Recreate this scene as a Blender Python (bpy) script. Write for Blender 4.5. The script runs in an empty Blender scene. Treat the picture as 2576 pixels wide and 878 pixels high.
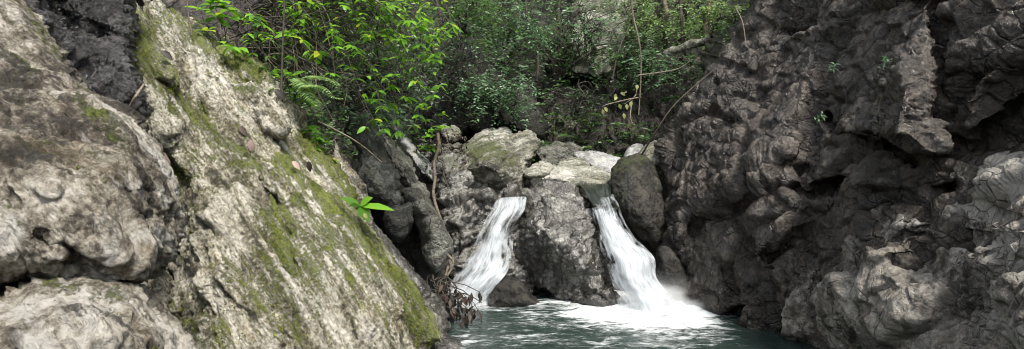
import bpy, math, random
import numpy as np
from mathutils import Vector

# ------------------------------------------------------------------ basics
S = bpy.context.scene
C = S.collection
RNG = np.random.default_rng(7)
F = 1408.0; CX = 1287.5; CY = 439.0; EYE = 1.5     # photo reading: focal length, centre, eye height

def P(u, v, d):
    """photo reading (u right, v down, at distance d) -> point in the gorge"""
    u = np.asarray(u, float); v = np.asarray(v, float); d = np.asarray(d, float)
    return np.stack([(u - CX) / F * d, d + 0 * u, EYE - (v - CY) / F * d], -1)

# ------------------------------------------------------------------ noise
def _h(ix, iy, iz, seed):
    h = (ix.astype(np.uint32) * np.uint32(374761393) + iy.astype(np.uint32) * np.uint32(668265263)
         + iz.astype(np.uint32) * np.uint32(2147483647 - 1013) + np.uint32((seed * 974711 + 12345) & 0xffffffff))
    h = (h ^ (h >> np.uint32(13))) * np.uint32(1274126177)
    h = (h ^ (h >> np.uint32(16))) * np.uint32(2246822519)
    return h ^ (h >> np.uint32(15))

def _grad(h, x, y, z):
    g = h & np.uint32(15)
    u = np.where(g < 8, x, y)
    v = np.where(g < 4, y, np.where((g == 12) | (g == 14), x, z))
    return np.where(g & 1, -u, u) + np.where(g & 2, -v, v)

def perlin(p, seed=0):
    f = np.floor(p); i = f.astype(np.int64); r = p - f
    w = r * r * r * (r * (r * 6 - 15) + 10)
    out = 0
    for dx in (0, 1):
        wx = w[:, 0] if dx else 1 - w[:, 0]
        for dy in (0, 1):
            wy = w[:, 1] if dy else 1 - w[:, 1]
            for dz in (0, 1):
                wz = w[:, 2] if dz else 1 - w[:, 2]
                h = _h(i[:, 0] + dx, i[:, 1] + dy, i[:, 2] + dz, seed)
                out = out + wx * wy * wz * _grad(h, r[:, 0] - dx, r[:, 1] - dy, r[:, 2] - dz)
    return out

def fbm(p, oct=4, gain=0.5, seed=0):
    a = 1.0; s = 0; q = p.copy()
    for k in range(oct):
        s = s + a * perlin(q, seed + k * 17); q = q * 2.03 + 3.7; a *= gain
    return s

def ridged(p, oct=4, gain=0.5, seed=0):
    a = 1.0; s = 0; q = p.copy()
    for k in range(oct):
        s = s + a * (1 - 2 * np.abs(perlin(q, seed + k * 13))); q = q * 2.1 + 1.3; a *= gain
    return s

def worley(p, seed=0):
    f = np.floor(p).astype(np.int64)
    n = len(p); d1 = np.full(n, 9.0); d2 = np.full(n, 9.0); idr = np.zeros(n)
    off = np.zeros((n, 3))
    for dx in (-1, 0, 1):
        for dy in (-1, 0, 1):
            for dz in (-1, 0, 1):
                cx, cy, cz = f[:, 0] + dx, f[:, 1] + dy, f[:, 2] + dz
                h = _h(cx, cy, cz, seed)
                jx = (h & np.uint32(1023)) / 1023.0; jy = ((h >> np.uint32(10)) & np.uint32(1023)) / 1023.0
                jz = ((h >> np.uint32(20)) & np.uint32(1023)) / 1023.0
                q = np.stack([cx + jx, cy + jy, cz + jz], -1)
                d = np.sqrt(((q - p) ** 2).sum(-1))
                closer = d < d1
                d2 = np.where(closer, d1, np.minimum(d2, d))
                off = np.where(closer[:, None], p - q, off)
                idr = np.where(closer, ((h * np.uint32(2654435761)) >> np.uint32(8)) / 16777216.0, idr)
                d1 = np.minimum(d1, d)
    return d1, d2, idr, off

def facets(p, seed=0, tl=1.0, k=24.0):
    """soft-edged tilted facets, one per cell; returns height and distance to the cell border"""
    f = np.floor(p).astype(np.int64); n = len(p)
    d1 = np.full(n, 9.0); d2 = np.full(n, 9.0); sw = np.zeros(n); sh = np.zeros(n)
    for dx in (-1, 0, 1):
        for dy in (-1, 0, 1):
            for dz in (-1, 0, 1):
                cx, cy, cz = f[:, 0] + dx, f[:, 1] + dy, f[:, 2] + dz
                h = _h(cx, cy, cz, seed)
                q = np.stack([cx + (h & np.uint32(1023)) / 1023.0, cy + ((h >> np.uint32(10)) & np.uint32(1023)) / 1023.0, cz + ((h >> np.uint32(20)) & np.uint32(1023)) / 1023.0], -1)
                o = p - q; d = np.sqrt((o ** 2).sum(-1)); i = ((h * np.uint32(2654435761)) >> np.uint32(8)) / 16777216.0
                ht = (i - .5) * .9 + tl * 1.7 * (o[:, 0] * np.sin(i * 91) + o[:, 1] * np.cos(i * 57) + o[:, 2] * np.sin(i * 33 + 1))
                w = np.exp(-k * np.minimum(d, 2.0)); sw += w; sh += w * ht
                d2 = np.where(d < d1, d1, np.minimum(d2, d)); d1 = np.minimum(d1, d)
    return sh / sw, d2 - d1

def warp(p, amt, sc, seed=50):
    return p + amt * np.stack([fbm(p * sc, 2, seed=seed), fbm(p * sc, 2, seed=seed + 1), fbm(p * sc, 2, seed=seed + 2)], -1)

def sstep(a, b, x):
    t = np.clip((x - a) / (b - a), 0, 1); return t * t * (3 - 2 * t)

# ------------------------------------------------------------------ mesh building
def mesh_np(name, V, faces_list, mat, attrs=None, smooth=True, origin=None, parent=None, mats=None, fmat=None):
    """faces_list: list of int arrays (n,k)"""
    V = np.asarray(V, float)
    if origin is None:
        origin = np.array([V[:, 0].mean(), V[:, 1].mean(), V[:, 2].min()])
    me = bpy.data.meshes.new(name)
    L = np.concatenate([f.reshape(-1) for f in faces_list]).astype(np.int32)
    tot = np.concatenate([np.full(len(f), f.shape[1]) for f in faces_list]).astype(np.int32)
    st = np.concatenate([[0], np.cumsum(tot)[:-1]]).astype(np.int32)
    me.vertices.add(len(V)); me.loops.add(len(L)); me.polygons.add(len(tot))
    me.vertices.foreach_set('co', (V - origin).astype(np.float32).ravel())
    me.loops.foreach_set('vertex_index', L)
    me.polygons.foreach_set('loop_start', st)
    me.polygons.foreach_set('loop_total', tot)
    me.polygons.foreach_set('use_smooth', np.full(len(tot), smooth, dtype=bool))
    me.update(calc_edges=True)
    for k, a in (attrs or {}).items():
        a = np.asarray(a, np.float32)
        if a.ndim == 2:
            at = me.attributes.new(k, 'FLOAT_VECTOR', 'POINT'); at.data.foreach_set('vector', a.ravel())
        else:
            at = me.attributes.new(k, 'FLOAT', 'POINT'); at.data.foreach_set('value', a)
    me.materials.append(mat)
    me.validate()
    o = bpy.data.objects.new(name, me); C.objects.link(o)
    if parent is not None:
        o.parent = parent
        o.location = Vector(origin) - parent.location
    else:
        o.location = Vector(origin)
    return o

def tag(o, label=None, cat=None, group=None, kind=None):
    if label: o['label'] = label
    if cat: o['category'] = cat
    if group: o['group'] = group
    if kind: o['kind'] = kind
    return o

def empty(name, loc, label, cat, group=None):
    o = bpy.data.objects.new(name, None); C.objects.link(o); o.empty_display_size = .1
    o.location = Vector(loc)
    return tag(o, label, cat, group)

def vnormals(V, Q):
    a, b, c, d = (V[Q[:, k]] for k in range(4))
    n = np.cross(c - a, d - b)
    N = np.zeros_like(V)
    for k in range(4):
        np.add.at(N, Q[:, k], n)
    l = np.linalg.norm(N, axis=1, keepdims=True); l[l < 1e-12] = 1
    return N / l

def catmull(pts, n=8, closed=True):
    pts = np.asarray(pts, float); m = len(pts); out = []
    rng = range(m) if closed else range(m - 1)
    for i in rng:
        if closed: p0, p1, p2, p3 = pts[(i - 1) % m], pts[i], pts[(i + 1) % m], pts[(i + 2) % m]
        else: p0, p1, p2, p3 = pts[max(i - 1, 0)], pts[i], pts[i + 1], pts[min(i + 2, m - 1)]
        for t in np.linspace(0, 1, n, endpoint=False):
            out.append(.5 * (2 * p1 + (p2 - p0) * t + (2 * p0 - 5 * p1 + 4 * p2 - p3) * t * t + (3 * p1 - p0 - 3 * p2 + p3) * t ** 3))
    if not closed: out.append(pts[-1])
    return np.array(out)

def inpoly(x, y, poly):
    ins = np.zeros(len(x), bool); n = len(poly)
    for i in range(n):
        x1, y1 = poly[i]; x2, y2 = poly[(i + 1) % n]
        c = ((y1 > y) != (y2 > y))
        if abs(y2 - y1) < 1e-9: continue
        ins ^= c & (x < (x2 - x1) * (y - y1) / (y2 - y1) + x1)
    return ins

def segdist(x, y, poly, closed=True):
    d = np.full(len(x), 1e9); bx = np.zeros(len(x)); by = np.zeros(len(x)); n = len(poly)
    for i in range(n if closed else n - 1):
        x1, y1 = poly[i]; x2, y2 = poly[(i + 1) % n]
        ex, ey = x2 - x1, y2 - y1; l2 = ex * ex + ey * ey
        if l2 < 1e-9: continue
        t = np.clip(((x - x1) * ex + (y - y1) * ey) / l2, 0, 1)
        px, py = x1 + t * ex, y1 + t * ey
        dd = (x - px) ** 2 + (y - py) ** 2
        m = dd < d
        d = np.where(m, dd, d); bx = np.where(m, px, bx); by = np.where(m, py, by)
    return np.sqrt(d), bx, by

def tps(pts):
    """smooth depth through (u,v,d) readings"""
    pts = np.asarray(pts, float); xy = pts[:, :2] / 300.0; n = len(pts)
    if n < 4:
        A = np.c_[np.ones(n), xy]; w = np.linalg.lstsq(A, pts[:, 2], rcond=None)[0]
        return lambda u, v: w[0] + w[1] * u / 300 + w[2] * v / 300
    def ker(r2): return np.where(r2 > 1e-12, .5 * r2 * np.log(r2 + 1e-20), 0)
    K = ker(((xy[:, None] - xy[None]) ** 2).sum(-1)) + 1e-3 * np.eye(n)
    Pm = np.c_[np.ones(n), xy]
    A = np.block([[K, Pm], [Pm.T, np.zeros((3, 3))]])
    w = np.linalg.solve(A, np.r_[pts[:, 2], 0, 0, 0])
    def f(u, v):
        q = np.stack([u, v], -1) / 300.0
        out = w[n] + w[n + 1] * q[:, 0] + w[n + 2] * q[:, 1]
        for i in range(n):
            out = out + w[i] * ker(((q - xy[i]) ** 2).sum(-1))
        return out
    return f

def unit(v):
    l = np.linalg.norm(v, axis=-1, keepdims=True); return v / np.maximum(l, 1e-9)

def stroke(u, v, pl, width):
    pl = np.asarray(pl, float)
    if len(pl) == 1:
        d = np.hypot(u - pl[0, 0], v - pl[0, 1])
    else:
        d = segdist(u, v, pl, closed=False)[0]
    return np.exp(-(d / width) ** 2)

def basis(a, b, c=None):
    """unit axes: along a->b, across, out"""
    s = np.asarray(b, float) - np.asarray(a, float); s /= np.linalg.norm(s)
    up = np.array([0, -1., .3]) if c is None else np.asarray(c, float)
    t = np.cross(up, s); t /= np.linalg.norm(t)
    return np.stack([s, t, np.cross(s, t)], 0)

def rock(name, outline, depths, mat, disp, T=.3, Tb=.5, R=.35, step=5, strokes=(), paint=None, rcb=None,
         label=None, cat='rock', group=None, kind=None, jitter=4, seed=0, mossup=0.0, parent=None, sm=8):
    poly = catmull(outline, sm) if sm > 1 else np.asarray(outline, float)
    if jitter:
        q = np.c_[poly / 38.0, np.full(len(poly), seed * 3.1)]
        poly = poly + jitter * np.stack([fbm(q, 3, .6, seed), fbm(q + 9, 3, .6, seed + 5)], -1)
    u0, v0 = poly.min(0); u1, v1 = poly.max(0)
    nu = int((u1 - u0) / step) + 2; nv = int((v1 - v0) / step) + 2
    gu, gv = np.meshgrid(u0 - step * .5 + step * np.arange(nu + 1), v0 - step * .5 + step * np.arange(nv + 1))
    shp = gu.shape; gu = gu.ravel(); gv = gv.ravel()
    ins = inpoly(gu, gv, poly).reshape(shp)
    cell = ins[:-1, :-1] & ins[1:, :-1] & ins[:-1, 1:] & ins[1:, 1:]
    idx = np.arange(len(gu)).reshape(shp)
    Q = np.stack([idx[:-1, :-1][cell], idx[1:, :-1][cell], idx[1:, 1:][cell], idx[:-1, 1:][cell]], -1)
    used = np.unique(Q); remap = np.full(len(gu), -1); remap[used] = np.arange(len(used)); Q = remap[Q]
    u = gu[used]; v = gv[used]; n = len(u)
    # boundary vertices
    E = np.concatenate([Q[:, [k, (k + 1) % 4]] for k in range(4)])
    key = np.sort(E, 1); key = key[:, 0] * n + key[:, 1]
    uk, inv, cnt = np.unique(key, return_inverse=True, return_counts=True)
    bnd = np.zeros(n, bool); bnd[np.unique(E[cnt[inv] == 1])] = True
    e, bx, by = segdist(u, v, poly)
    u = np.where(bnd, bx, u); v = np.where(bnd, by, v); e = np.where(bnd, 0, e)
    df = tps(depths)(u, v)
    em = e * df / F
    k = np.clip(em / R, 0, 1); prof = np.sqrt(np.clip(1 - (1 - k) ** 2, 0, 1))
    off = np.zeros(n)
    for pl, w, a in strokes:
        off += a * stroke(u, v, pl, w)
    dfr = df + T * (1 - prof) + off * np.minimum(prof * 1.5, 1)
    dbk = df + T + Tb * prof
    # share the boundary
    bi = np.full(n, -1); nb = (~bnd).sum(); bi[~bnd] = n + np.arange(nb); bi[bnd] = np.nonzero(bnd)[0]
    V = np.concatenate([P(u, v, dfr), P(u, v, dbk)[~bnd]])
    Qb = bi[Q][:, ::-1]
    QQ = np.concatenate([Q, Qb])
    U = np.concatenate([u, u[~bnd]]); W = np.concatenate([v, v[~bnd]])
    B = np.eye(3) if rcb is None else rcb
    front = np.concatenate([np.ones(n), np.zeros(nb)])
    N0 = vnormals(V, QQ)
    for fn in disp:
        N = vnormals(V, QQ); N = unit(.75 * N0 + .25 * N)
        rc = V @ B.T
        V = V + N * fn(V, rc, U, W)[:, None]
    N = vnormals(V, QQ); rc = V @ B.T
    attrs = {'rc': rc}
    for key in ('moss', 'stain_shade', 'pale'):
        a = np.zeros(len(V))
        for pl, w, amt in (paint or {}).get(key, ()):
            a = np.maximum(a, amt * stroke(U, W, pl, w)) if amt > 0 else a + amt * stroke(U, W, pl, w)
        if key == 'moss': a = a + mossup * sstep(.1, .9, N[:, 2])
        if key == 'stain_shade': a = a + .45 * sstep(.16, .02, V[:, 2] + .05 * fbm(V * 4, 2, seed=88))   # wet at the waterline
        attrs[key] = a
    o = mesh_np(name, V, [QQ], mat, attrs, parent=parent)
    tag(o, label, cat if label else None, group, kind)
    ROCKS[o.name] = (V, N, attrs['moss'])
    return o
ROCKS = {}

# ------------------------------------------------------------------ node helpers
class NT:
    def __init__(s, name):
        s.m = bpy.data.materials.new(name); s.m.use_nodes = True
        s.t = s.m.node_tree; s.t.nodes.clear()
        s.out = s.n('ShaderNodeOutputMaterial')
    def n(s, kind, **kw):
        x = s.t.nodes.new(kind)
        for k, v in kw.items():
            if hasattr(x, k): setattr(x, k, v)
            else: x.inputs[k].default_value = v
        return x
    def l(s, a, b): s.t.links.new(a, b)
    def set(s, sock, v):
        if hasattr(v, 'node'): s.l(v, sock)
        else: sock.default_value = v
    def attr(s, name, vec=False):
        a = s.n('ShaderNodeAttribute'); a.attribute_name = name
        return a.outputs['Vector' if vec else 'Fac']
    def noise(s, vec, scale, detail=6, rough=.6, dist=0, off=0):
        if off:
            m = s.n('ShaderNodeVectorMath', operation='ADD'); s.l(vec, m.inputs[0]); m.inputs[1].default_value = (off, off * 1.7, -off); vec = m.outputs[0]
        x = s.n('ShaderNodeTexNoise'); s.l(vec, x.inputs['Vector'])
        x.inputs['Scale'].default_value = scale; x.inputs['Detail'].default_value = detail
        x.inputs['Roughness'].default_value = rough; x.inputs['Distortion'].default_value = dist
        return x.outputs['Fac']
    def scale(s, vec, v):
        m = s.n('ShaderNodeVectorMath', operation='MULTIPLY'); s.l(vec, m.inputs[0]); m.inputs[1].default_value = v
        return m.outputs[0]
    def math(s, op, a, b=0.0, c=0.0, clamp=False):
        m = s.n('ShaderNodeMath', operation=op); m.use_clamp = clamp
        for i, v in enumerate((a, b, c)): s.set(m.inputs[i], v)
        return m.outputs[0]
    def ramp(s, fac, stops):
        r = s.n('ShaderNodeValToRGB'); s.l(fac, r.inputs[0]); el = r.color_ramp.elements
        while len(el) < len(stops): el.new(.5)
        for e, (p, c) in zip(el, stops):
            e.position = p; e.color = (*c, 1) if len(c) == 3 else c
        return r.outputs[0]
    def rng(s, x, a, b, c=0., d=1.):
        m = s.n('ShaderNodeMapRange'); m.interpolation_type = 'SMOOTHSTEP'; s.set(m.inputs[0], x)
        for i, v in enumerate((a, b, c, d)): m.inputs[1 + i].default_value = v
        return m.outputs[0]
    def mix(s, f, a, b):
        m = s.n('ShaderNodeMix'); m.data_type = 'RGBA'
        s.set(m.inputs[0], f)
        for sock, v in ((m.inputs[6], a), (m.inputs[7], b)):
            if hasattr(v, 'node'): s.l(v, sock)
            else: sock.default_value = (*v, 1)
        return m.outputs[2]
    def bump(s, h, strength, dist, normal=None):
        b = s.n('ShaderNodeBump'); s.l(h, b.inputs['Height']); b.inputs['Strength'].default_value = strength
        b.inputs['Distance'].default_value = dist
        if normal: s.l(normal, b.inputs['Normal'])
        return b.outputs[0]

def rock_mat(name, cols, moss=((.045, .075, .012), (.12, .17, .02)), rough=(.55, .9), spec=.4, aniso=(1, 1, 1),
             bump=.6, fine=38, stain_shade=(.03, .028, .025), pale=(.55, .53, .48), specks=0.0, coarse=2.2, autostain=.0, mossoff=0.0, crack=None, facet=0.0):
    t = NT(name); rc = t.attr('rc', True); av = t.scale(rc, aniso)
    big = t.noise(av, coarse, 5, .6, .4); mid = t.noise(av, 9, 6, .65, .3, off=5); fn = t.noise(rc, fine, 5, .7, off=11)
    f = t.math('ADD', t.math('MULTIPLY', big, .38), t.math('ADD', t.math('MULTIPLY', mid, .34), t.math('MULTIPLY', fn, .28)))
    col = t.ramp(t.rng(f, .405, .595), [(i / (len(cols) - 1), c) for i, c in enumerate(cols)])
    # warm / cool mottling
    hue = t.noise(rc, 4.2, 3, .5, off=23)
    col = t.mix(t.rng(hue, .5, .75, 0, .3), col, t.mix(.6, col, tuple(min(.8, x * k) for x, k in zip(cols[-2], (1.1, .90, .58)))))
    col = t.mix(t.rng(t.noise(rc, 6, 4, .6, off=37), .56, .72, 0, .5), col, t.mix(.6, col, tuple(min(.8, x * k) for x, k in zip(cols[-2], (.88, 1.0, .97)))))
    # pale lichen, and painted highlights
    pf = t.math('ADD', t.attr('pale'), t.math('MULTIPLY', t.math('SUBTRACT', t.noise(av, 7, 7, .72, .5, off=3), .5), 2.6))
    col = t.mix(t.rng(pf, .28, .75, 0, .85), col, pale)
    # dark stains, and shade painted into the colour
    sf = t.math('ADD', t.math('ADD', t.attr('stain_shade'), autostain), t.math('MULTIPLY', t.math('SUBTRACT', t.noise(av, 6, 8, .76, .4, off=17), .5), 3.0))
    col = t.mix(t.rng(sf, .34, .62, 0, .85), col, stain_shade)
    ch = None
    if crack:                                  # weathered joints: thin dirty lines, and blocks of slightly different stone
        sc_, amt = crack
        w1 = t.n('ShaderNodeTexNoise'); t.l(rc, w1.inputs['Vector']); w1.inputs['Scale'].default_value = 3.5; w1.inputs['Detail'].default_value = 3
        wv = t.n('ShaderNodeVectorMath', operation='MULTIPLY_ADD'); t.l(w1.outputs['Color'], wv.inputs[0]); wv.inputs[1].default_value = (.16, .16, .16); t.l(t.scale(rc, (.8, 1.25, 1)), wv.inputs[2])
        for j, (s_, wd) in enumerate(((sc_, .022), (sc_ * 2.3, .035))):
            ve = t.n('ShaderNodeTexVoronoi'); ve.feature = 'DISTANCE_TO_EDGE'; ve.inputs['Scale'].default_value = s_; t.l(wv.outputs[0], ve.inputs['Vector'])
            gate = t.rng(t.noise(rc, 1.7, 3, .5, off=51 + j * 7), .47, .60)
            ln = t.math('MULTIPLY', t.rng(ve.outputs['Distance'], 0, wd, 1, 0), gate)
            ch = ln if ch is None else t.math('MAXIMUM', ch, ln)
            vc = t.n('ShaderNodeTexVoronoi'); vc.inputs['Scale'].default_value = s_; t.l(wv.outputs[0], vc.inputs['Vector'])
            g = t.n('ShaderNodeSeparateColor'); t.l(vc.outputs['Color'], g.inputs[0])
            col = t.mix(t.math('MULTIPLY', g.outputs[0], .4), col, t.mix(t.rng(g.outputs[1], .4, .6), stain_shade, cols[-2]))
        col = t.mix(t.math('MULTIPLY', ch, amt), col, tuple(x * .5 for x in stain_shade))
    # moss
    mn = t.noise(av, 13, 8, .75, .2, off=29); mn2 = t.noise(rc, 60, 4, .7, off=31)
    mf = t.math('ADD', t.math('ADD', t.attr('moss'), mossoff), t.math('ADD', t.math('MULTIPLY', t.math('SUBTRACT', mn, .5), 2.6), t.math('MULTIPLY', t.math('SUBTRACT', mn2, .5), 1.3)))
    mm = t.rng(mf, .38, .72)
    mcol = t.mix(t.rng(t.math('ADD', t.math('MULTIPLY', mn2, .5), t.math('MULTIPLY', t.noise(rc, 5, 4, .6, off=41), .5)), .36, .62), moss[0], moss[1])
    col = t.mix(t.math('MULTIPLY', mm, .82), col, mcol)
    b = t.n('ShaderNodeBsdfPrincipled'); t.l(col, b.inputs['Base Color'])
    r = t.math('ADD', t.rng(mid, .35, .65, rough[0], rough[1]), t.math('MULTIPLY', mm, .3), clamp=True)
    t.l(r, b.inputs['Roughness']); b.inputs['Specular IOR Level'].default_value = spec
    h = t.math('ADD', t.math('MULTIPLY', t.noise(av, 22, 8, .7, .2, off=2), 1.0), t.math('MULTIPLY', mn2, t.math('MULTIPLY', mm, 1.0)))
    v = t.n('ShaderNodeTexVoronoi'); v.feature = 'F1'; v.inputs['Scale'].default_value = fine * .9; t.l(rc, v.inputs['Vector'])
    h = t.math('ADD', h, t.math('MULTIPLY', v.outputs['Distance'], -.22))
    if facet:                                  # small broken faces
        for j, s_ in enumerate((5.5, 13., 29.)):
            wn = t.n('ShaderNodeTexNoise'); t.l(rc, wn.inputs['Vector']); wn.inputs['Scale'].default_value = s_ * .8; wn.inputs['Detail'].default_value = 3
            wm = t.n('ShaderNodeVectorMath', operation='MULTIPLY_ADD'); t.l(wn.outputs['Color'], wm.inputs[0]); wm.inputs[1].default_value = (.14 / s_,) * 3; t.l(rc, wm.inputs[2])
            vf = t.n('ShaderNodeTexVoronoi'); vf.inputs['Scale'].default_value = s_; t.l(wm.outputs[0], vf.inputs['Vector'])
            of = t.n('ShaderNodeVectorMath', operation='SUBTRACT'); t.l(wm.outputs[0], of.inputs[0]); t.l(vf.outputs['Position'], of.inputs[1])
            cc = t.n('ShaderNodeVectorMath', operation='SUBTRACT'); t.l(vf.outputs['Color'], cc.inputs[0]); cc.inputs[1].default_value = (.5, .5, .5)
            dt = t.n('ShaderNodeVectorMath', operation='DOT_PRODUCT'); t.l(of.outputs[0], dt.inputs[0]); t.l(cc.outputs[0], dt.inputs[1])
            h = t.math('ADD', h, t.math('MULTIPLY', dt.outputs['Value'], facet * (1, .8, .6)[j]))
    if ch is not None: h = t.math('SUBTRACT', h, t.math('MULTIPLY', ch, .6))
    nb = t.bump(h, bump, .08)
    t.l(nb, b.inputs['Normal']); t.l(b.outputs[0], t.out.inputs[0])
    return t.m

M = {}
M['lime'] = rock_mat('mossy_limestone', [(.05, .046, .031), (.19, .173, .122), (.40, .375, .297), (.57, .54, .455), (.70, .672, .60)],
                     moss=((.085, .115, .014), (.27, .32, .04)), aniso=(.2, 1.35, 1.1), facet=5, bump=1.0, rough=(.6, .95), spec=.3, pale=(.71, .67, .59), autostain=.05, mossoff=.17)
M['limeb'] = rock_mat('brown_limestone', [(.035, .029, .022), (.125, .107, .083), (.265, .238, .188), (.42, .387, .325), (.60, .567, .505)],
                      moss=((.07, .095, .014), (.20, .24, .035)), aniso=(.45, 1, 1), facet=5, bump=1.0, rough=(.6, .95), spec=.3, autostain=.03, mossoff=.05, pale=(.62, .60, .55))
M['congl'] = rock_mat('black_conglomerate', [(.006, .0055, .0055), (.02, .019, .019), (.07, .066, .066), (.20, .19, .195)], rough=(.18, .5), spec=.7, bump=1.0, fine=42, pale=(.16, .15, .16), crack=(22, .9))
M['grey'] = rock_mat('grey_strata', facet=10, crack=(3., .5), cols= [(.03, .03, .026), (.075, .074, .062), (.14, .14, .118), (.22, .22, .19), (.34, .34, .31)],
                     moss=((.03, .045, .012), (.085, .105, .025)), aniso=(.25, 1.4, 1.0), bump=.7, rough=(.45, .85))
M['boulder'] = rock_mat('mossy_boulder_stone', [(.045, .044, .036), (.11, .108, .085), (.19, .188, .145), (.27, .265, .215), (.40, .39, .34)],
                        moss=((.04, .055, .012), (.12, .14, .03)), aniso=(.3, 1.3, 1.0), bump=.8, rough=(.55, .9))
M['wet'] = rock_mat('wet_stone', facet=8, crack=(3.4, .7), autostain=.08, cols= [(.012, .0105, .009), (.028, .026, .022), (.055, .052, .045), (.105, .101, .09), (.25, .245, .225)],
                    moss=((.03, .04, .012), (.08, .09, .03)), rough=(.10, .36), spec=.7, bump=.4, pale=(.42, .41, .37))
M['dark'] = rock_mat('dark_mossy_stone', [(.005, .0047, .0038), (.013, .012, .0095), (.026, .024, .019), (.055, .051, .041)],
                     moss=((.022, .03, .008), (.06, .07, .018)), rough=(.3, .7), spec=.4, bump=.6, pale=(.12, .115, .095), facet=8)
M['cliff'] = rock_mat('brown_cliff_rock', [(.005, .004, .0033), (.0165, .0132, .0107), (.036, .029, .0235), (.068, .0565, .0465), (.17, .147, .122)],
                      moss=((.025, .035, .010), (.06, .075, .02)), rough=(.2, .5), spec=.5, bump=.6, pale=(.24, .225, .19), coarse=1.6, facet=15, crack=(2.2, .8), stain_shade=(.02, .017, .015))
M['shelf'] = rock_mat('pale_brown_rock', facet=9, crack=(3.2, .6), cols= [(.04, .034, .028), (.125, .11, .092), (.24, .215, .185), (.38, .35, .305), (.54, .515, .465)],
                      moss=((.03, .04, .012), (.08, .09, .03)), rough=(.4, .8), spec=.4, bump=.8)
M['white'] = rock_mat('pale_grey_stone', [(.10, .10, .096), (.19, .19, .185), (.28, .28, .272), (.38, .38, .37)], rough=(.6, .9), spec=.3, bump=.5, stain_shade=(.14, .14, .13))
M['soil'] = rock_mat('dark_earth', [(.005, .0045, .004), (.010, .0095, .007), (.019, .018, .014), (.036, .034, .028), (.08, .076, .066)],
                     moss=((.02, .032, .008), (.05, .07, .018)), rough=(.5, .9), bump=.9, mossoff=.1)

# ------------------------------------------------------------------ displacement recipes
def d_lime(amp=.05, sc=2.2, an=(.4, 1.1, 1.), seed=0, pits=.03):
    an = np.array(an)
    def f1(V, rc, U, W):
        q = rc * an
        return amp * 1.1 * fbm(q * sc * .6, 3, seed=seed) + amp * .5 * (ridged(q * sc * 1.5, 3, seed=seed + 3) - .6)
    def f2(V, rc, U, W):
        q = warp(rc * an, .12, 3, seed + 40)
        a = amp * .75 * fbm(q * sc * 3.5, 5, .6, seed + 9)
        a += amp * .55 * facets(warp(rc * an, .2, 2, seed + 47) * sc * 1.5, seed + 15, .8, 20)[0]
        h, e = facets(q * sc * 3.4, seed + 16, .8, 20); a += amp * .22 * h - amp * .3 * sstep(.07, 0, e) * sstep(0, .3, perlin(rc * 1.5, seed + 17))
        d1, d2, i, _ = worley(q * 4.2, seed + 2)
        a -= pits * sstep(.34, .1, d1) * (i > .45)
        d1, d2, i, _ = worley(q * 9.5, seed + 8)
        a -= pits * .55 * sstep(.36, .1, d1) * (i > .5)
        d1, d2, i, _ = worley(warp(rc * an, .1, 4, seed + 44) * 19, seed + 12)
        a -= pits * .35 * sstep(.45, .1, d1) * (i > .4)
        return a + amp * .3 * ridged(rc * an * 15, 3, .65, seed + 20)
    return [f1, f2]

def d_block(amp=.09, sc=2.2, an=(1, 1, 1), seed=0, groove=.6, fine=.35, wrp=.08, tilt=.5):
    an = np.array(an)
    def facet(q, sd, tl, gv, gate):
        h, e = facets(q, sd, tl)
        return h - gv * gate * (.7 * sstep(.10, .0, e) + .3 * sstep(.25, 0, e))
    def f1(V, rc, U, W):
        q = warp(rc * an, wrp, 1.6, seed + 40)
        g = .35 + .9 * sstep(-.2, .3, perlin(rc * .9, seed + 70))
        return amp * facet(q * sc, seed, tilt, groove, g) + amp * .6 * fbm(rc * an * .8, 2, seed=seed + 60)
    def f2(V, rc, U, W):
        q = warp(rc * an, wrp * .5, 3.1, seed + 44)
        g = sstep(-.1, .35, perlin(rc * 1.1, seed + 71))
        a = amp * fine * (.3 + .7 * g) * facet(q * sc * 2.6, seed + 1, tilt * 1.1, groove, g)
        a += amp * fine * .4 * facet(q * sc * 6.1, seed + 2, tilt, groove, 1 - g)
        return a + amp * .09 * fbm(rc * 9, 4, .6, seed + 30) + amp * .03 * ridged(rc * 24, 2, .6, seed + 33)
    return [f1, f2]

def d_strata(amp=.05, sc=3., an=(.2, 2.2, 1.), seed=0, lay=14):
    an = np.array(an)
    def f1(V, rc, U, W):
        return amp * fbm(rc * sc * .5, 3, seed=seed) + amp * .7 * fbm(rc * an * sc, 3, seed=seed + 2)
    def f2(V, rc, U, W):
        q = warp(rc, .06, 4, seed + 7)
        ph = q[:, 1] * lay + 1.2 * fbm(rc * 2.5, 2, seed=seed + 8)
        saw = ph - np.floor(ph); hh = _h(np.floor(ph).astype(np.int64), np.zeros(len(ph), np.int64), np.zeros(len(ph), np.int64), seed) / 4294967296.0
        st = (hh - .5) * .8 - sstep(.78, 1, saw) * .5
        d1, d2, i, _ = worley(q * np.array([1.6, 4, 2.5]), seed + 4)
        return amp * .55 * st + amp * .3 * fbm(q * an * 9, 4, .6, seed + 5) - amp * .5 * sstep(.1, 0, d2 - d1) + amp * .12 * fbm(rc * 22, 3, .6, seed + 9)
    return [f1, f2]

def d_pebble(amp=.04, sc=11, seed=0):
    def f1(V, rc, U, W):
        return amp * 2.4 * fbm(rc * 2.2, 3, seed=seed)
    def f2(V, rc, U, W):
        q = warp(rc, .04, 5, seed + 3)
        d1, d2, i, _ = worley(q * sc, seed + 1)
        a = amp * 1.3 * (1 - d1 * 1.35) * (.3 + .9 * i)
        d1, d2, i, _ = worley(q * sc * 2.1, seed + 2)
        return a + amp * .5 * (1 - d1 * 1.2) * (.3 + i) + amp * .5 * fbm(rc * 6, 3, seed=seed + 5)
    return [f1, f2]

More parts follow.
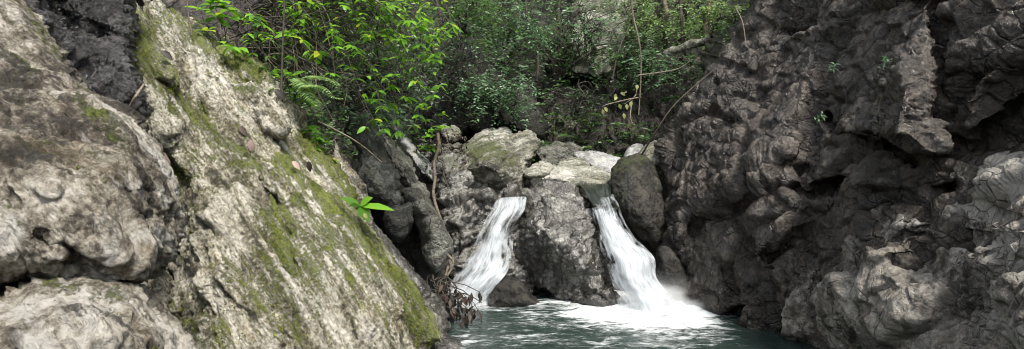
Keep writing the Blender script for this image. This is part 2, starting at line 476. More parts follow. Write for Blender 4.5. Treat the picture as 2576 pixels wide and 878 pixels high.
def d_round(amp=.03, sc=3, seed=0):
    def f1(V, rc, U, W):
        return amp * 1.2 * fbm(rc * sc * .6, 3, seed=seed)
    def f2(V, rc, U, W):
        return amp * .55 * fbm(rc * sc * 2.5, 5, .55, seed + 3) + amp * .18 * ridged(rc * sc * 5, 3, .6, seed + 8)
    return [f1, f2]

# ------------------------------------------------------------------ the gorge floor and banks
def ground_height(x, y):
    n = fbm(np.stack([x * .5, y * .5, 0 * x], -1), 3, seed=90)
    n2 = fbm(np.stack([x * 1.4, y * 1.4, 0 * x + 4], -1), 3, seed=91)
    pool = -.75 + .1 * n
    terr = 1.0 + .05 * (y - 7)
    base = pool + (terr - pool) * sstep(6.9, 7.5, y)
    base = base + np.maximum(0, y - 9.6 + .5 * n) * 1.15
    xl = np.interp(y, [-30, 0, 3, 5, 6, 7, 9, 12], [-3.4, -3.1, -2.9, -2.0, -1.45, -1.5, -1.6, -2.2])
    xr = np.interp(y, [-30, 0, 3, 5, 6, 7, 9, 12], [2.9, 2.9, 2.9, 2.9, 2.7, 2.6, 2.9, 3.1])
    left = -.9 + np.maximum(0, xl + .3 * n - x) * 1.5 + .35 * n2
    left = np.where(x < xl, np.maximum(base, left), base)
    right = -.9 + np.maximum(0, x - xr + .2 * n) * 2.0 + .3 * n2
    h = np.where(x > xr, np.maximum(left, right), left)
    h = h + .25 * n2 * sstep(7.2, 10, y)
    cap = 15 + 4 * n - 12.5 * sstep(7.5, 2.5, y)
    return np.where(h > cap, cap + (h - cap) * .08, h)

def axis(parts):
    out = []
    for a, b, s in parts: out.append(np.arange(a, b, s))
    return np.concatenate(out)
gx = axis([(-40, -10, 1.2), (-10, -5, .25), (-5, 6, .07), (6, 10, .25), (10, 40.1, 1.2)])
gy = axis([(-24, -2, 1.2), (-2, 5, .3), (5, 15, .08), (15, 20, .3), (20, 44, 1.2)])
X, Y = np.meshgrid(gx, gy); shp = X.shape
V = np.stack([X.ravel(), Y.ravel(), ground_height(X.ravel(), Y.ravel())], -1)
idx = np.arange(V.shape[0]).reshape(shp)
Q = np.stack([idx[:-1, :-1].ravel(), idx[:-1, 1:].ravel(), idx[1:, 1:].ravel(), idx[1:, :-1].ravel()], -1)
for fn in d_block(.16, 1.7, seed=77, fine=.5):
    V = V + vnormals(V, Q) * fn(V, V, None, None)[:, None]
N = vnormals(V, Q)
z0 = np.zeros(len(V))
o = mesh_np('ground', V, [Q], M['soil'], {'rc': V, 'moss': .25 * sstep(.3, .9, N[:, 2]), 'stain_shade': z0, 'pale': z0}, origin=np.zeros(3))
tag(o, kind='structure')
# ------------------------------------------------------------------ rocks on the left
bs = basis(P(500, 60, 4.6), P(1000, 800, 3.9))
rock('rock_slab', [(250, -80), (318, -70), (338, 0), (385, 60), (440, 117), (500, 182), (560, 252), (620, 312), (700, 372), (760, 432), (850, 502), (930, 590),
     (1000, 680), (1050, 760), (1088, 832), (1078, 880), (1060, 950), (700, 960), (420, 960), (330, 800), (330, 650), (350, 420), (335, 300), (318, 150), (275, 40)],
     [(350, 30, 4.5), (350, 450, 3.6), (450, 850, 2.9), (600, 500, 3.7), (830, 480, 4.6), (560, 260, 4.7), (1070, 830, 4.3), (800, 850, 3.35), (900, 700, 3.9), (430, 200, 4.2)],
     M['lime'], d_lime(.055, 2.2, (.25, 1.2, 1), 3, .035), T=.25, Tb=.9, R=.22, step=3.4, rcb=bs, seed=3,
     strokes=[([(640, 470), (690, 520), (720, 600), (735, 660)], 20, .10), ([(1010, 800), (1060, 870)], 20, .05), ([(660, 495), (690, 515)], 22, .12), ([(610, 690), (660, 715)], 22, .10), ([(700, 400), (690, 480), (760, 620), (780, 700)], 14, -.05),
              ([(380, 330), (470, 300), (560, 380)], 30, -.08), ([(380, 215), (430, 235), (480, 260)], 22, .06), ([(430, 610), (500, 640), (560, 640)], 60, .08),
              ([(600, 330), (690, 430), (720, 500)], 11, .06), ([(340, 110), (420, 200), (520, 300), (640, 440)], 18, -.05), ([(560, 700), (640, 760), (760, 860)], 26, -.06),
              ([(900, 590), (930, 640)], 16, .04), ([(1030, 760), (1060, 820)], 18, -.06), ([(960, 640), (1000, 720)], 12, .05), ([(470, 430), (520, 560), (560, 690)], 30, -.05), ([(390, 500), (405, 640), (420, 760), (410, 850)], 80, .95)],
     paint={'moss': [([(340, 40), (360, 150), (430, 230), (520, 300), (640, 420)], 45, .42), ([(700, 400), (800, 480), (880, 560), (960, 660), (1040, 770), (1070, 860)], 34, .5),
                     ([(690, 560), (730, 640), (760, 680)], 50, .45), ([(760, 500), (780, 560), (840, 640)], 40, .4), ([(420, 400), (470, 440)], 45, .35), ([(600, 700), (700, 780), (720, 850)], 40, .25),
                     ([(560, 280), (640, 350)], 30, .35), ([(860, 620), (900, 700), (960, 830)], 40, .25), ([(480, 800), (560, 860)], 60, .2)],
            'stain_shade': [([(380, 230), (470, 250)], 40, .25), ([(660, 500), (690, 520)], 35, .4), ([(400, 540), (420, 700), (440, 800)], 70, .35), ([(450, 800), (500, 850)], 60, .35), ([(480, 350), (420, 330)], 30, .2), ([(700, 560), (740, 640)], 25, .3)],  # stains, plus painted shadow in the crevice beside the big boulder
            'pale': [([(560, 350), (700, 500)], 50, .32), ([(560, 600), (640, 760), (760, 860)], 70, .32), ([(860, 680), (1000, 860)], 50, .25), ([(480, 260), (600, 400)], 24, .25)]},
     mossup=.12, label='huge pale limestone slab streaked with moss, leaning diagonally above the pool')
rock('rock_ridge', [(378, 14), (430, 33), (470, 60), (510, 95), (560, 112), (600, 140), (645, 172), (692, 222), (722, 265), (748, 300), (765, 340), (790, 372), (822, 410), (852, 440),
     (885, 482), (905, 525), (930, 600), (860, 620), (700, 490), (560, 340), (430, 170), (365, 60)],
     [(430, 60, 4.95), (560, 160, 5.0), (640, 200, 5.1), (700, 330, 4.9), (760, 350, 5.1), (880, 500, 4.95), (800, 450, 4.8)],
     M['lime'], d_lime(.06, 2.6, (.35, 1.1, 1), 13, .03), T=.25, Tb=.6, R=.2, step=3.4, rcb=bs, seed=8,
     strokes=[([(560, 170), (600, 210), (640, 225)], 18, .10), ([(500, 130), (560, 150)], 14, -.05), ([(700, 250), (740, 330)], 10, .06), ([(690, 300), (760, 400), (830, 470)], 12, .08)],
     paint={'moss': [([(430, 60), (520, 120), (640, 190)], 40, .42), ([(760, 360), (850, 450), (890, 520)], 30, .5), ([(600, 240), (640, 200)], 30, .3)],
            'stain_shade': [([(560, 180), (640, 240)], 30, .3), ([(390, 20), (430, 40)], 20, .5)], 'pale': [([(690, 270), (740, 330)], 25, .4)]},
     mossup=.15, label='mossy limestone ridge rising behind the huge diagonal slab')
rock('wedged_rock', [(572, 240), (600, 222), (640, 220), (668, 240), (700, 262), (715, 300), (708, 330), (680, 322), (640, 300), (600, 285)], [(600, 250, 4.62), (660, 260, 4.66), (690, 310, 4.6)],
     M['lime'], d_lime(.045, 3, (.6, 1, 1), 23, .03), T=.08, Tb=.3, R=.10, step=3, seed=4, jitter=3,
     rcb=bs, paint={'stain_shade': [([(600, 250), (690, 310)], 40, .22)], 'moss': [([(600, 230), (660, 235)], 14, .4)]}, label='small tan block wedged between the slab and the ridge behind it')
bA = basis(P(150, 150, 2.2), P(420, 560, 2.2))
rock('boulder', [(-130, -80), (15, -70), (52, 0), (118, 78), (165, 160), (230, 232), (290, 262), (335, 290), (380, 350), (420, 410), (442, 470), (456, 540), (452, 588), (425, 640), (390, 690), (345, 722),
     (290, 712), (200, 692), (100, 702), (0, 722), (-130, 740)],
     [(0, 0, 2.6), (-100, 300, 1.82), (0, 400, 1.75), (250, 450, 1.86), (150, 220, 2.25), (420, 550, 2.12), (0, 690, 1.5), (300, 670, 1.68), (100, 100, 2.55), (420, 460, 2.2)],
     M['limeb'], d_lime(.03, 2.4, (.5, 1, 1), 31, .03), T=.26, Tb=.6, R=.22, step=3.2, rcb=bA, seed=11,
     strokes=[([(330, 545), (350, 550)], 20, .06), ([(100, 600), (160, 615), (210, 640)], 14, .035), ([(60, 200), (140, 270), (180, 330)], 26, .06), ([(20, 320), (100, 370), (200, 400)], 30, .05), ([(230, 240), (330, 400), (400, 500)], 30, -.05),
              ([(250, 610), (330, 650), (400, 610)], 30, -.03), ([(170, 660), (260, 665)], 12, .05), ([(30, 450), (120, 480)], 24, -.04), ([(260, 500), (400, 480)], 20, .02), ([(40, 100), (110, 200)], 20, .04)],
     paint={'stain_shade': [([(40, 60), (60, 200)], 40, .3), ([(60, 300), (160, 390), (80, 420)], 55, .42), ([(340, 548)], 22, .7), ([(110, 600), (160, 620)], 25, .5), ([(200, 330), (240, 380)], 30, .3), ([(150, 540), (260, 560)], 30, .2)],
            'moss': [([(20, 140), (60, 170)], 35, .4), ([(200, 270), (300, 370)], 28, .42), ([(60, 20), (140, 160)], 22, .35), ([(60, 380), (220, 420)], 40, .2)],
            'pale': [([(60, 520), (20, 600)], 40, .45), ([(270, 470), (400, 500)], 40, .4), ([(240, 260), (330, 330), (420, 460)], 22, .4), ([(330, 600), (420, 600)], 40, .35), ([(230, 560), (300, 640)], 50, .3), ([(180, 440), (260, 500)], 40, .25)]},  # pale band along the upper right edge paints in the lit rim
     mossup=.08, label='large rounded brown boulder with a pale right nose resting on a lower one')
rock('boulder', [(-130, 772), (0, 758), (60, 730), (110, 714), (180, 702), (250, 705), (300, 712), (345, 738), (400, 785), (450, 830), (490, 880), (512, 960), (-130, 960)],
     [(0, 780, 1.36), (200, 720, 1.5), (200, 850, 1.28), (450, 860, 1.65), (0, 870, 1.2), (350, 770, 1.57)],
     M['limeb'], d_lime(.025, 3, (.7, 1, 1), 41, .025), T=.3, Tb=.5, R=.3, step=3.6, rcb=bA, seed=14,
     strokes=[([(60, 800), (120, 830)], 30, .03), ([(170, 780), (260, 800), (330, 850)], 26, .03), ([(300, 730), (400, 810)], 20, -.03)],
     paint={'stain_shade': [([(180, 820), (320, 840)], 40, .35), ([(100, 740), (170, 760)], 25, .3)], 'pale': [([(60, 860), (120, 870)], 50, .5), ([(380, 850), (450, 870)], 40, .4), ([(0, 800), (60, 790)], 40, .3)],
            'moss': [([(120, 725), (180, 735)], 25, .45), ([(230, 760), (290, 775)], 25, .3), ([(320, 830), (380, 800)], 30, .25)]},
     mossup=.08, label='low pale speckled boulder under the large brown boulder')
rock('wedged_rock', [(-60, 718), (30, 716), (85, 705), (114, 712), (98, 730), (40, 746), (-40, 757)], [(0, 730, 1.9), (80, 720, 1.95), (-40, 740, 1.88)],
     M['limeb'], d_lime(.02, 4, (1, 1, 1), 51, .015), T=.08, Tb=.2, R=.06, step=3, jitter=2, seed=6, label='flat stone sliver wedged between the two stacked brown boulders')
rock('conglomerate_outcrop', [(30, -80), (300, -80), (322, -10), (332, 60), (318, 120), (328, 180), (348, 215), (354, 260), (335, 300), (270, 310), (200, 260), (130, 180), (60, 90)],
     [(100, 0, 3.0), (300, 0, 3.7), (310, 250, 3.2), (200, 150, 3.1)], M['congl'], d_pebble(.045, 17, 5), T=.2, Tb=.6, R=.2, step=2.4, seed=9, jitter=6,
     strokes=[([(140, 10), (180, 60), (260, 90)], 26, .12), ([(300, 20), (310, 100)], 22, -.06)], label='black pebbly conglomerate set in the hollow between the boulder and the slab')
rock('rock_wedge', [(330, 270), (352, 262), (372, 300), (380, 350), (400, 400), (360, 420), (300, 330)], [(350, 300, 3.35), (370, 390, 3.2), (320, 310, 3.3)], M['lime'], d_lime(.02, 4, (1, 1, 1), 61, .015),
     T=.1, Tb=.3, R=.12, step=3, jitter=2, seed=16, paint={'pale': [([(350, 330)], 50, .3)]}, label='small blue-grey rock in the crevice beside the black conglomerate')
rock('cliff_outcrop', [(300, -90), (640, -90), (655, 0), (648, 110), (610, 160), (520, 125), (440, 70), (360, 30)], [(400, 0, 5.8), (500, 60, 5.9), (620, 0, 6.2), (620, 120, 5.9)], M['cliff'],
     d_block(.12, 1.6, (1, 1, .5), 72, .7), T=.3, Tb=.6, R=.3, step=5, seed=17, paint={'stain_shade': [([(380, 0), (440, 30)], 60, .6), ([(470, 20), (480, 90)], 20, .5), ([(580, -20), (590, 100)], 18, .6)]},
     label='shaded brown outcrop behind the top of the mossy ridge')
# ------------------------------------------------------------------ layered rocks between slab and falls
bd = basis(P(900, 300, 6), P(1110, 620, 6))
rock('layered_rock', [(872, 505), (912, 500), (938, 560), (980, 608), (1012, 650), (1052, 690), (1092, 738), (1120, 790), (1124, 840), (1108, 885), (1060, 910), (1000, 820), (930, 700), (870, 580)],
     [(900, 530, 5.2), (1000, 660, 5.15), (1090, 800, 5.05), (1100, 860, 4.95), (960, 680, 4.8)], M['wet'], d_strata(.06, 3, (.2, 2.2, 1), 5, 13), T=.2, Tb=.5, R=.2, step=3.2, rcb=bd, seed=21,
     paint={'moss': [([(920, 540), (980, 620)], 20, .2)]}, label='dark finely layered rock dipping into the pool beside the pale slab')
rock('water_edge_stone', [(1080, 850), (1112, 834), (1145, 850), (1172, 885), (1160, 930), (1080, 930)], [(1110, 850, 4.85), (1140, 880, 4.75), (1100, 880, 4.7)], M['wet'], d_round(.02, 4, 8), T=.12, Tb=.3, R=.14, step=3, jitter=3,
     seed=22, paint={'pale': [([(1110, 860)], 40, .25)]}, label='wet brown stone at the foot of the slab, half under water')
rock('twisted_rock', [(840, 350), (856, 370), (888, 425), (904, 455), (912, 480), (908, 505), (880, 510), (850, 480), (820, 420)], [(860, 400, 5.45), (890, 470, 5.4), (840, 420, 5.3)], M['limeb'],
     d_strata(.05, 4, (.3, 2, 1), 9, 12), T=.15, Tb=.4, R=.15, step=3.2, rcb=bd, seed=23, label='narrow twisted brown rock squeezed behind the seedling')
rock('leaning_rock', [(880, 280), (930, 292), (955, 330), (968, 380), (980, 415), (950, 420), (905, 390), (870, 340)], [(900, 320, 6.5), (950, 390, 6.4), (890, 360, 6.4)], M['grey'], d_strata(.04, 3, (.2, 2, 1), 11, 8),
     T=.2, Tb=.5, R=.2, step=3.2, rcb=bd, seed=24, mossup=.2, paint={'moss': [([(900, 310), (960, 390)], 40, .3)]}, label='smooth olive rock spur under the leafy shrub')
rock('leaning_rock', [(950, 318), (975, 330), (1010, 376), (1046, 434), (1080, 500), (1106, 552), (1120, 590), (1108, 610), (1080, 570), (1050, 520), (1010, 470), (975, 420), (955, 370)],
     [(970, 350, 6.9), (1040, 450, 6.7), (1100, 560, 6.5), (1000, 440, 6.7)], M['grey'], d_strata(.07, 3, (.2, 2, 1), 12, 9), T=.2, Tb=.5, R=.16, step=3, rcb=bd, seed=25,
     paint={'moss': [([(960, 325), (1040, 430), (1110, 570)], 18, .45)], 'stain_shade': [([(1000, 440), (1060, 500)], 20, .4)]}, label='long dark rock spur with a mossy upper edge, left of the pale one')
rock('leaning_rock', [(975, 285), (992, 292), (1010, 335), (1040, 370), (1070, 395), (1092, 412), (1094, 440), (1085, 452), (1050, 432), (1020, 380), (1000, 345), (984, 318)],
     [(990, 310, 7.3), (1040, 395, 7.1), (1085, 430, 7.0), (1060, 390, 7.2)], M['white'], d_strata(.05, 3, (.15, 3, 1), 14, 16), T=.16, Tb=.5, R=.14, step=2.6, rcb=bd, seed=26,
     paint={'stain_shade': [([(1000, 350), (1050, 440)], 10, .3)]}, label='pale weathered rock spur with log-like grain beside the gully')
rock('angular_block', [(905, 370), (940, 385), (975, 408), (998, 432), (1012, 470), (1020, 500), (1030, 530), (1008, 548), (970, 532), (920, 505), (902, 450)],
     [(920, 400, 6.2), (960, 470, 5.95), (1000, 450, 6.2), (1010, 530, 6.0), (920, 490, 6.0)], M['grey'], d_block(.08, 2.6, (1, 1, 1), 81, .4, .4), T=.25, Tb=.5, R=.2, step=3, seed=27,
     strokes=[([(925, 505), (970, 525), (1025, 515)], 10, .08), ([(985, 420), (1015, 500)], 8, -.06)], label='dark blocky rock with a stepped lower edge above the dark hollow')
rock('angular_block', [(968, 540), (1005, 520), (1030, 508), (1040, 530), (1046, 560), (1030, 590), (1000, 606), (975, 585)], [(1000, 550, 5.95), (1030, 540, 6.0), (1010, 590, 6.0)], M['grey'],
     d_round(.03, 3, 15), T=.25, Tb=.4, R=.2, step=3, seed=28, jitter=3, label='smooth grey block hanging over the dark hollow')
rock('angular_block', [(1015, 482), (1035, 474), (1055, 478), (1076, 506), (1096, 536), (1118, 580), (1132, 620), (1120, 660), (1095, 690), (1060, 650), (1060, 600), (1045, 560), (1028, 530)],
     [(1035, 500, 6.25), (1070, 530, 6.1), (1100, 600, 6.1), (1090, 670, 6.1)], M['grey'], d_block(.05, 2.2, (1, 1, 1), 83, .4, .3), T=.22, Tb=.5, R=.18, step=3, seed=29,
     strokes=[([(1040, 548), (1075, 545), (1095, 540)], 8, .05)], paint={'stain_shade': [([(1080, 600), (1110, 660)], 40, .4)], 'moss': [([(1060, 490), (1110, 570)], 14, .3)]}, label='tall pale-topped grey block leaning beside the root')
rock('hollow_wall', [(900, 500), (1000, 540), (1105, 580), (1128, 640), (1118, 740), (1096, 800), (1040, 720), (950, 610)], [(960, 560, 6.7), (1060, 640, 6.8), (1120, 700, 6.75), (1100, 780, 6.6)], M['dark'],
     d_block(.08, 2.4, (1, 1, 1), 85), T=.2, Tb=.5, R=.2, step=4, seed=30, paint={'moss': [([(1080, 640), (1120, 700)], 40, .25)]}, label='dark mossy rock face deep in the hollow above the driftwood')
# ------------------------------------------------------------------ around the falls
bc = basis(P(1150, 470, 7), P(1320, 400, 7.4))
rock('fall_wall', [(1092, 440), (1105, 405), (1150, 395), (1200, 418), (1250, 448), (1312, 470), (1350, 500), (1350, 640), (1345, 790), (1140, 790), (1100, 770), (1128, 650), (1105, 560)],
     [(1110, 430, 7.6), (1220, 440, 7.6), (1300, 490, 7.3), (1130, 600, 6.9), (1200, 560, 7.05), (1150, 760, 6.75), (1320, 640, 7.0), (1300, 770, 6.75)], M['wet'],
     d_block(.12, 3.0, (.9, 1.2, 1), 91, .6, .5), T=.25, Tb=.6, R=.22, step=3, rcb=bc, seed=31, strokes=[([(1230, 560), (1180, 680)], 40, .08), ([(1200, 430), (1190, 500), (1230, 560)], 12, .1), ([(1100, 410), (1170, 440)], 24, -.1)],
     paint={'moss': [([(1110, 410), (1180, 425)], 26, .5), ([(1200, 460), (1290, 480)], 40, .25)], 'stain_shade': [([(1130, 600), (1150, 740), (1300, 700), (1320, 540)], 70, .3)]}, label='dark cracked rock wall behind and left of the left waterfall')
rock('boulder', [(1140, 400), (1152, 372), (1185, 340), (1222, 322), (1264, 315), (1292, 332), (1302, 380), (1322, 430), (1318, 480), (1290, 505), (1250, 508), (1200, 490), (1140, 455), (1100, 435), (1108, 412)],
     [(1180, 370, 7.75), (1250, 330, 8.1), (1225, 400, 7.15), (1260, 440, 7.1), (1310, 440, 7.5), (1130, 425, 7.75), (1260, 495, 7.35), (1190, 460, 7.25)], M['boulder'], d_strata(.05, 2.2, (.25, 1.6, 1), 21, 7), T=.75, Tb=.7, R=.6, step=2.8, rcb=bc, seed=32,
     strokes=[([(1180, 400), (1250, 400), (1300, 420)], 10, .07), ([(1160, 440), (1240, 440)], 10, .06)],
     paint={'moss': [([(1180, 375), (1240, 370), (1280, 400)], 40, .6), ([(1230, 330), (1270, 325)], 20, .2)], 'pale': [([(1190, 350), (1280, 330)], 34, .6)], 'stain_shade': [([(1200, 415), (1290, 430)], 22, .3), ([(1180, 465), (1300, 490)], 34, .45)]},  # dark band at the bottom paints in the shade under the dome
     mossup=.1, label='big domed mossy boulder with slanting bands above the left waterfall')
rock('boulder', [(1286, 345), (1305, 328), (1335, 328), (1352, 346), (1350, 385), (1338, 420), (1330, 440), (1305, 445), (1292, 410)], [(1310, 350, 8.3), (1335, 360, 8.35), (1320, 420, 8.0)], M['boulder'],
     d_strata(.05, 2.8, (.25, 2.2, 1), 24, 10), T=.25, Tb=.5, R=.25, step=2.8, rcb=bc, seed=33, paint={'pale': [([(1310, 345), (1330, 400)], 30, .25)]}, label='upright pale-topped boulder leaning against the big mossy one')
rock('boulder', [(1318, 440), (1340, 420), (1368, 408), (1388, 420), (1380, 436), (1350, 446)], [(1350, 430, 7.9), (1375, 425, 7.95), (1330, 440, 7.8)], M['boulder'], d_round(.03, 4, 25), T=.12, Tb=.3, R=.14, step=2.8, jitter=2, seed=34, mossup=.3,
     label='small mossy stone tucked below the bluff dark-fronted boulder')
rock('boulder', [(1342, 388), (1352, 374), (1381, 363), (1420, 361), (1458, 362), (1470, 378), (1450, 402), (1418, 412), (1387, 424), (1362, 408)], [(1380, 380, 9.0), (1440, 375, 9.1), (1400, 405, 8.9)], M['grey'],
     d_round(.06, 2.4, 27), T=.3, Tb=.6, R=.3, step=2.6, jitter=3, seed=35, mossup=.35, strokes=[([(1370, 395), (1410, 390), (1455, 385)], 12, .12)], paint={'stain_shade': [([(1390, 400), (1440, 390)], 12, .4)]}, label='flat-topped boulder with dark hollow front behind the pale stone')
rock('boulder', [(1443, 392), (1450, 384), (1490, 384), (1528, 387), (1560, 400), (1556, 414), (1538, 436), (1505, 432), (1463, 408)], [(1460, 395, 8.6), (1520, 400, 8.5), (1530, 425, 8.3)], M['white'], d_round(.03, 3, 28),
     T=.2, Tb=.5, R=.22, step=2.6, jitter=2, seed=36, label='whitish flat boulder, palest above the falls')
rock('boulder', [(1316, 442), (1348, 428), (1384, 420), (1417, 405), (1458, 402), (1492, 417), (1538, 437), (1538, 462), (1485, 468), (1430, 464), (1348, 458)], [(1350, 440, 7.9), (1450, 415, 8.1), (1520, 445, 7.7), (1420, 455, 7.5)], M['boulder'],
     d_block(.06, 3, (1, 1, 1), 95, .5, .5), T=.2, Tb=.5, R=.25, step=2.6, jitter=3, seed=37, paint={'pale': [([(1350, 440), (1430, 440)], 22, .5), ([(1450, 445)], 30, .2)], 'moss': [([(1430, 410), (1500, 425)], 16, .4)]},
     label='broad low mottled boulder just upstream of the lip of the falls')
rock('boulder', [(1574, 392), (1582, 373), (1602, 364), (1617, 370), (1614, 386), (1600, 402), (1580, 402)], [(1590, 380, 8.7), (1608, 375, 8.75), (1595, 395, 8.6)], M['white'], d_round(.03, 3, 29), T=.18, Tb=.4, R=.18, step=2.6, jitter=2, seed=38,
     paint={'stain_shade': [([(1595, 385)], 30, .3)]}, label='rounded grey boulder peeping out behind the dark boulder')
rock('boulder', [(1604, 388), (1619, 366), (1633, 356), (1655, 360), (1662, 410), (1640, 420), (1622, 400)], [(1620, 375, 8.4), (1645, 370, 8.4), (1640, 405, 8.2)], M['boulder'], d_round(.03, 3, 30), T=.18, Tb=.4, R=.18, step=2.6, jitter=2, seed=39,
     paint={'moss': [([(1630, 370)], 40, .25)]}, label='yellowish angular boulder between the dark boulder and the cliff')
rock('boulder', [(1531, 492), (1532, 445), (1548, 413), (1568, 396), (1602, 389), (1628, 396), (1644, 424), (1656, 460), (1664, 490), (1674, 533), (1670, 580), (1655, 622), (1622, 602), (1580, 565), (1550, 515)],
     [(1545, 470, 7.0), (1590, 420, 7.1), (1640, 450, 7.1), (1600, 520, 6.75), (1650, 590, 6.75)], M['dark'], d_round(.05, 2, 33), T=.4, Tb=.6, R=.38, step=2.8, jitter=3, seed=40, mossup=.2,
     paint={'moss': [([(1550, 420), (1610, 400)], 24, .4), ([(1545, 460), (1560, 520)], 24, .25)], 'pale': [([(1600, 430), (1640, 455)], 14, .35)]}, label='tall dark rounded boulder beside the top of the right waterfall')
rock('midstream_rock', [(1320, 481), (1330, 462), (1350, 453), (1388, 450), (1425, 460), (1452, 470), (1476, 504), (1495, 535), (1500, 580), (1512, 630), (1528, 680), (1544, 722), (1562, 778), (1555, 792), (1500, 792), (1440, 778), (1400, 760),
     (1360, 735), (1332, 712), (1305, 680), (1290, 637), (1292, 580), (1314, 535)],
     [(1350, 465, 7.2), (1400, 470, 7.15), (1450, 490, 7.0), (1390, 560, 6.55), (1330, 600, 6.7), (1470, 600, 6.5), (1400, 660, 6.4), (1430, 740, 6.4), (1530, 750, 6.2), (1330, 690, 6.65)], M['wet'],
     d_block(.05, 2.4, (1, 1, 1), 103, 1.1, .6, .08, .8), T=.35, Tb=.7, R=.3, step=2.6, jitter=4, seed=41,
     strokes=[([(1340, 570), (1390, 590), (1440, 640)], 45, -.10), ([(1345, 670), (1400, 700), (1450, 710)], 30, .16), ([(1320, 545), (1400, 540), (1470, 560)], 10, .05), ([(1425, 763), (1470, 730), (1510, 745), (1550, 780)], 7, .07), ([(1500, 770)], 40, -.06)],
     paint={'pale': [([(1370, 500), (1430, 500)], 30, .4), ([(1370, 570), (1420, 600), (1450, 620)], 36, .5), ([(1460, 660), (1490, 700)], 24, .3)], 'moss': [([(1325, 480), (1330, 540)], 14, .4), ([(1350, 640), (1400, 660)], 24, .2)],  # pale patches paint in the highlights of the wet gloss
            'stain_shade': [([(1380, 460), (1450, 480)], 16, .3), ([(1330, 660), (1350, 690), (1420, 720), (1540, 770)], 50, .5), ([(1310, 560), (1310, 640)], 24, .4), ([(1490, 600), (1530, 720)], 20, .35)]}, label='cracked wet rock parting the stream between the two waterfalls')
rock('splash_rock', [(1226, 752), (1232, 718), (1250, 700), (1274, 692), (1302, 698), (1326, 722), (1345, 745), (1362, 770), (1310, 782), (1240, 778)], [(1260, 720, 6.3), (1300, 720, 6.35), (1290, 765, 6.25)], M['dark'], d_block(.03, 4, (1, 1, 1), 107, .4),
     T=.25, Tb=.4, R=.22, step=2.6, jitter=2, seed=42, label='small rounded dark rock at the foot of the left waterfall')
# ------------------------------------------------------------------ right-hand cliff
CLIFF = [(1660, 500, 7.0), (1670, 640, 6.7), (1700, 760, 6.5), (1820, 810, 5.85), (1900, 835, 5.4), (2100, 870, 4.6), (1760, 200, 7.5), (1910, 0, 7.2), (2000, 400, 5.3), (2200, 0, 4.8), (2200, 450, 4.2), (2575, 100, 3.3), (2575, 450, 3.1), (2575, 800, 2.9),
     (2300, 800, 3.7), (1800, 500, 6.2)]
CLIFF_AT = tps(CLIFF)
def on_cliff(pts, off): return [(u, v, float(CLIFF_AT(np.array([u * 1.]), np.array([v * 1.]))[0]) - off) for u, v in pts]
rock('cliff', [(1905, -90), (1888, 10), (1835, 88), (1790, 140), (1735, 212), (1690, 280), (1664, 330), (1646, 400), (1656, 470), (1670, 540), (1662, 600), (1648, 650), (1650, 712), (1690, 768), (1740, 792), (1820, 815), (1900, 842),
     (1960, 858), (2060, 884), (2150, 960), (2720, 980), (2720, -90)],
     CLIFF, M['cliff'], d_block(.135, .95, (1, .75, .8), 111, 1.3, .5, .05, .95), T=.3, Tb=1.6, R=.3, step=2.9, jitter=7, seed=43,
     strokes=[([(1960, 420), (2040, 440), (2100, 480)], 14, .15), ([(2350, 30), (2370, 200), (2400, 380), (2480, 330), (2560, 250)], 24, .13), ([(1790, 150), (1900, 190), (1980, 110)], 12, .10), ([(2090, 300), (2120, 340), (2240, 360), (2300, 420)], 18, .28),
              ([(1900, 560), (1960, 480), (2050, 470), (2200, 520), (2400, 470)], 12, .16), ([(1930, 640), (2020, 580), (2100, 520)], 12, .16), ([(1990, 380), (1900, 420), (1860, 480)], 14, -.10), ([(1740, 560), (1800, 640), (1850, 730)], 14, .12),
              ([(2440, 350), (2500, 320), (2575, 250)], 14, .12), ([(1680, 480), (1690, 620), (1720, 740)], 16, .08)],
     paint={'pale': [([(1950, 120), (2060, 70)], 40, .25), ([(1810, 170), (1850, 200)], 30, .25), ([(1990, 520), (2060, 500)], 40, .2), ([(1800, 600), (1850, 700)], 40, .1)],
            'stain_shade': [([(2400, 0), (2500, 100), (2480, 300)], 130, .35), ([(1700, 330), (1760, 460)], 50, .25), ([(2080, 100), (2180, 60)], 50, .25)], 'moss': [([(1660, 320), (1680, 290)], 25, .3)]}, kind='structure')
rock('jutting_block', [(2108, 332), (2122, 285), (2180, 225), (2250, 128), (2315, 30), (2345, 52), (2352, 180), (2360, 300), (2392, 385), (2345, 408), (2285, 372), (2240, 345), (2180, 330)],
     on_cliff([(2130, 300), (2180, 250), (2320, 60), (2350, 180), (2360, 350)], .12) + on_cliff([(2230, 320), (2270, 200)], .42), M['cliff'], d_block(.03, 3.0, (1, 1, 1), 117, .6, .8, .05, .8), T=.12, Tb=.6, R=.08, step=3, jitter=5, seed=44, sm=2,
     strokes=[([(2262, 140), (2275, 250), (2250, 340)], 12, -.07)], paint={'pale': [([(2140, 310), (2230, 320), (2190, 270)], 50, .45), ([(2325, 60), (2340, 300), (2370, 380)], 22, .4)], 'stain_shade': [([(2310, 230)], 30, .3)]},
     label='angular brown block jutting from the dark right-hand cliff')
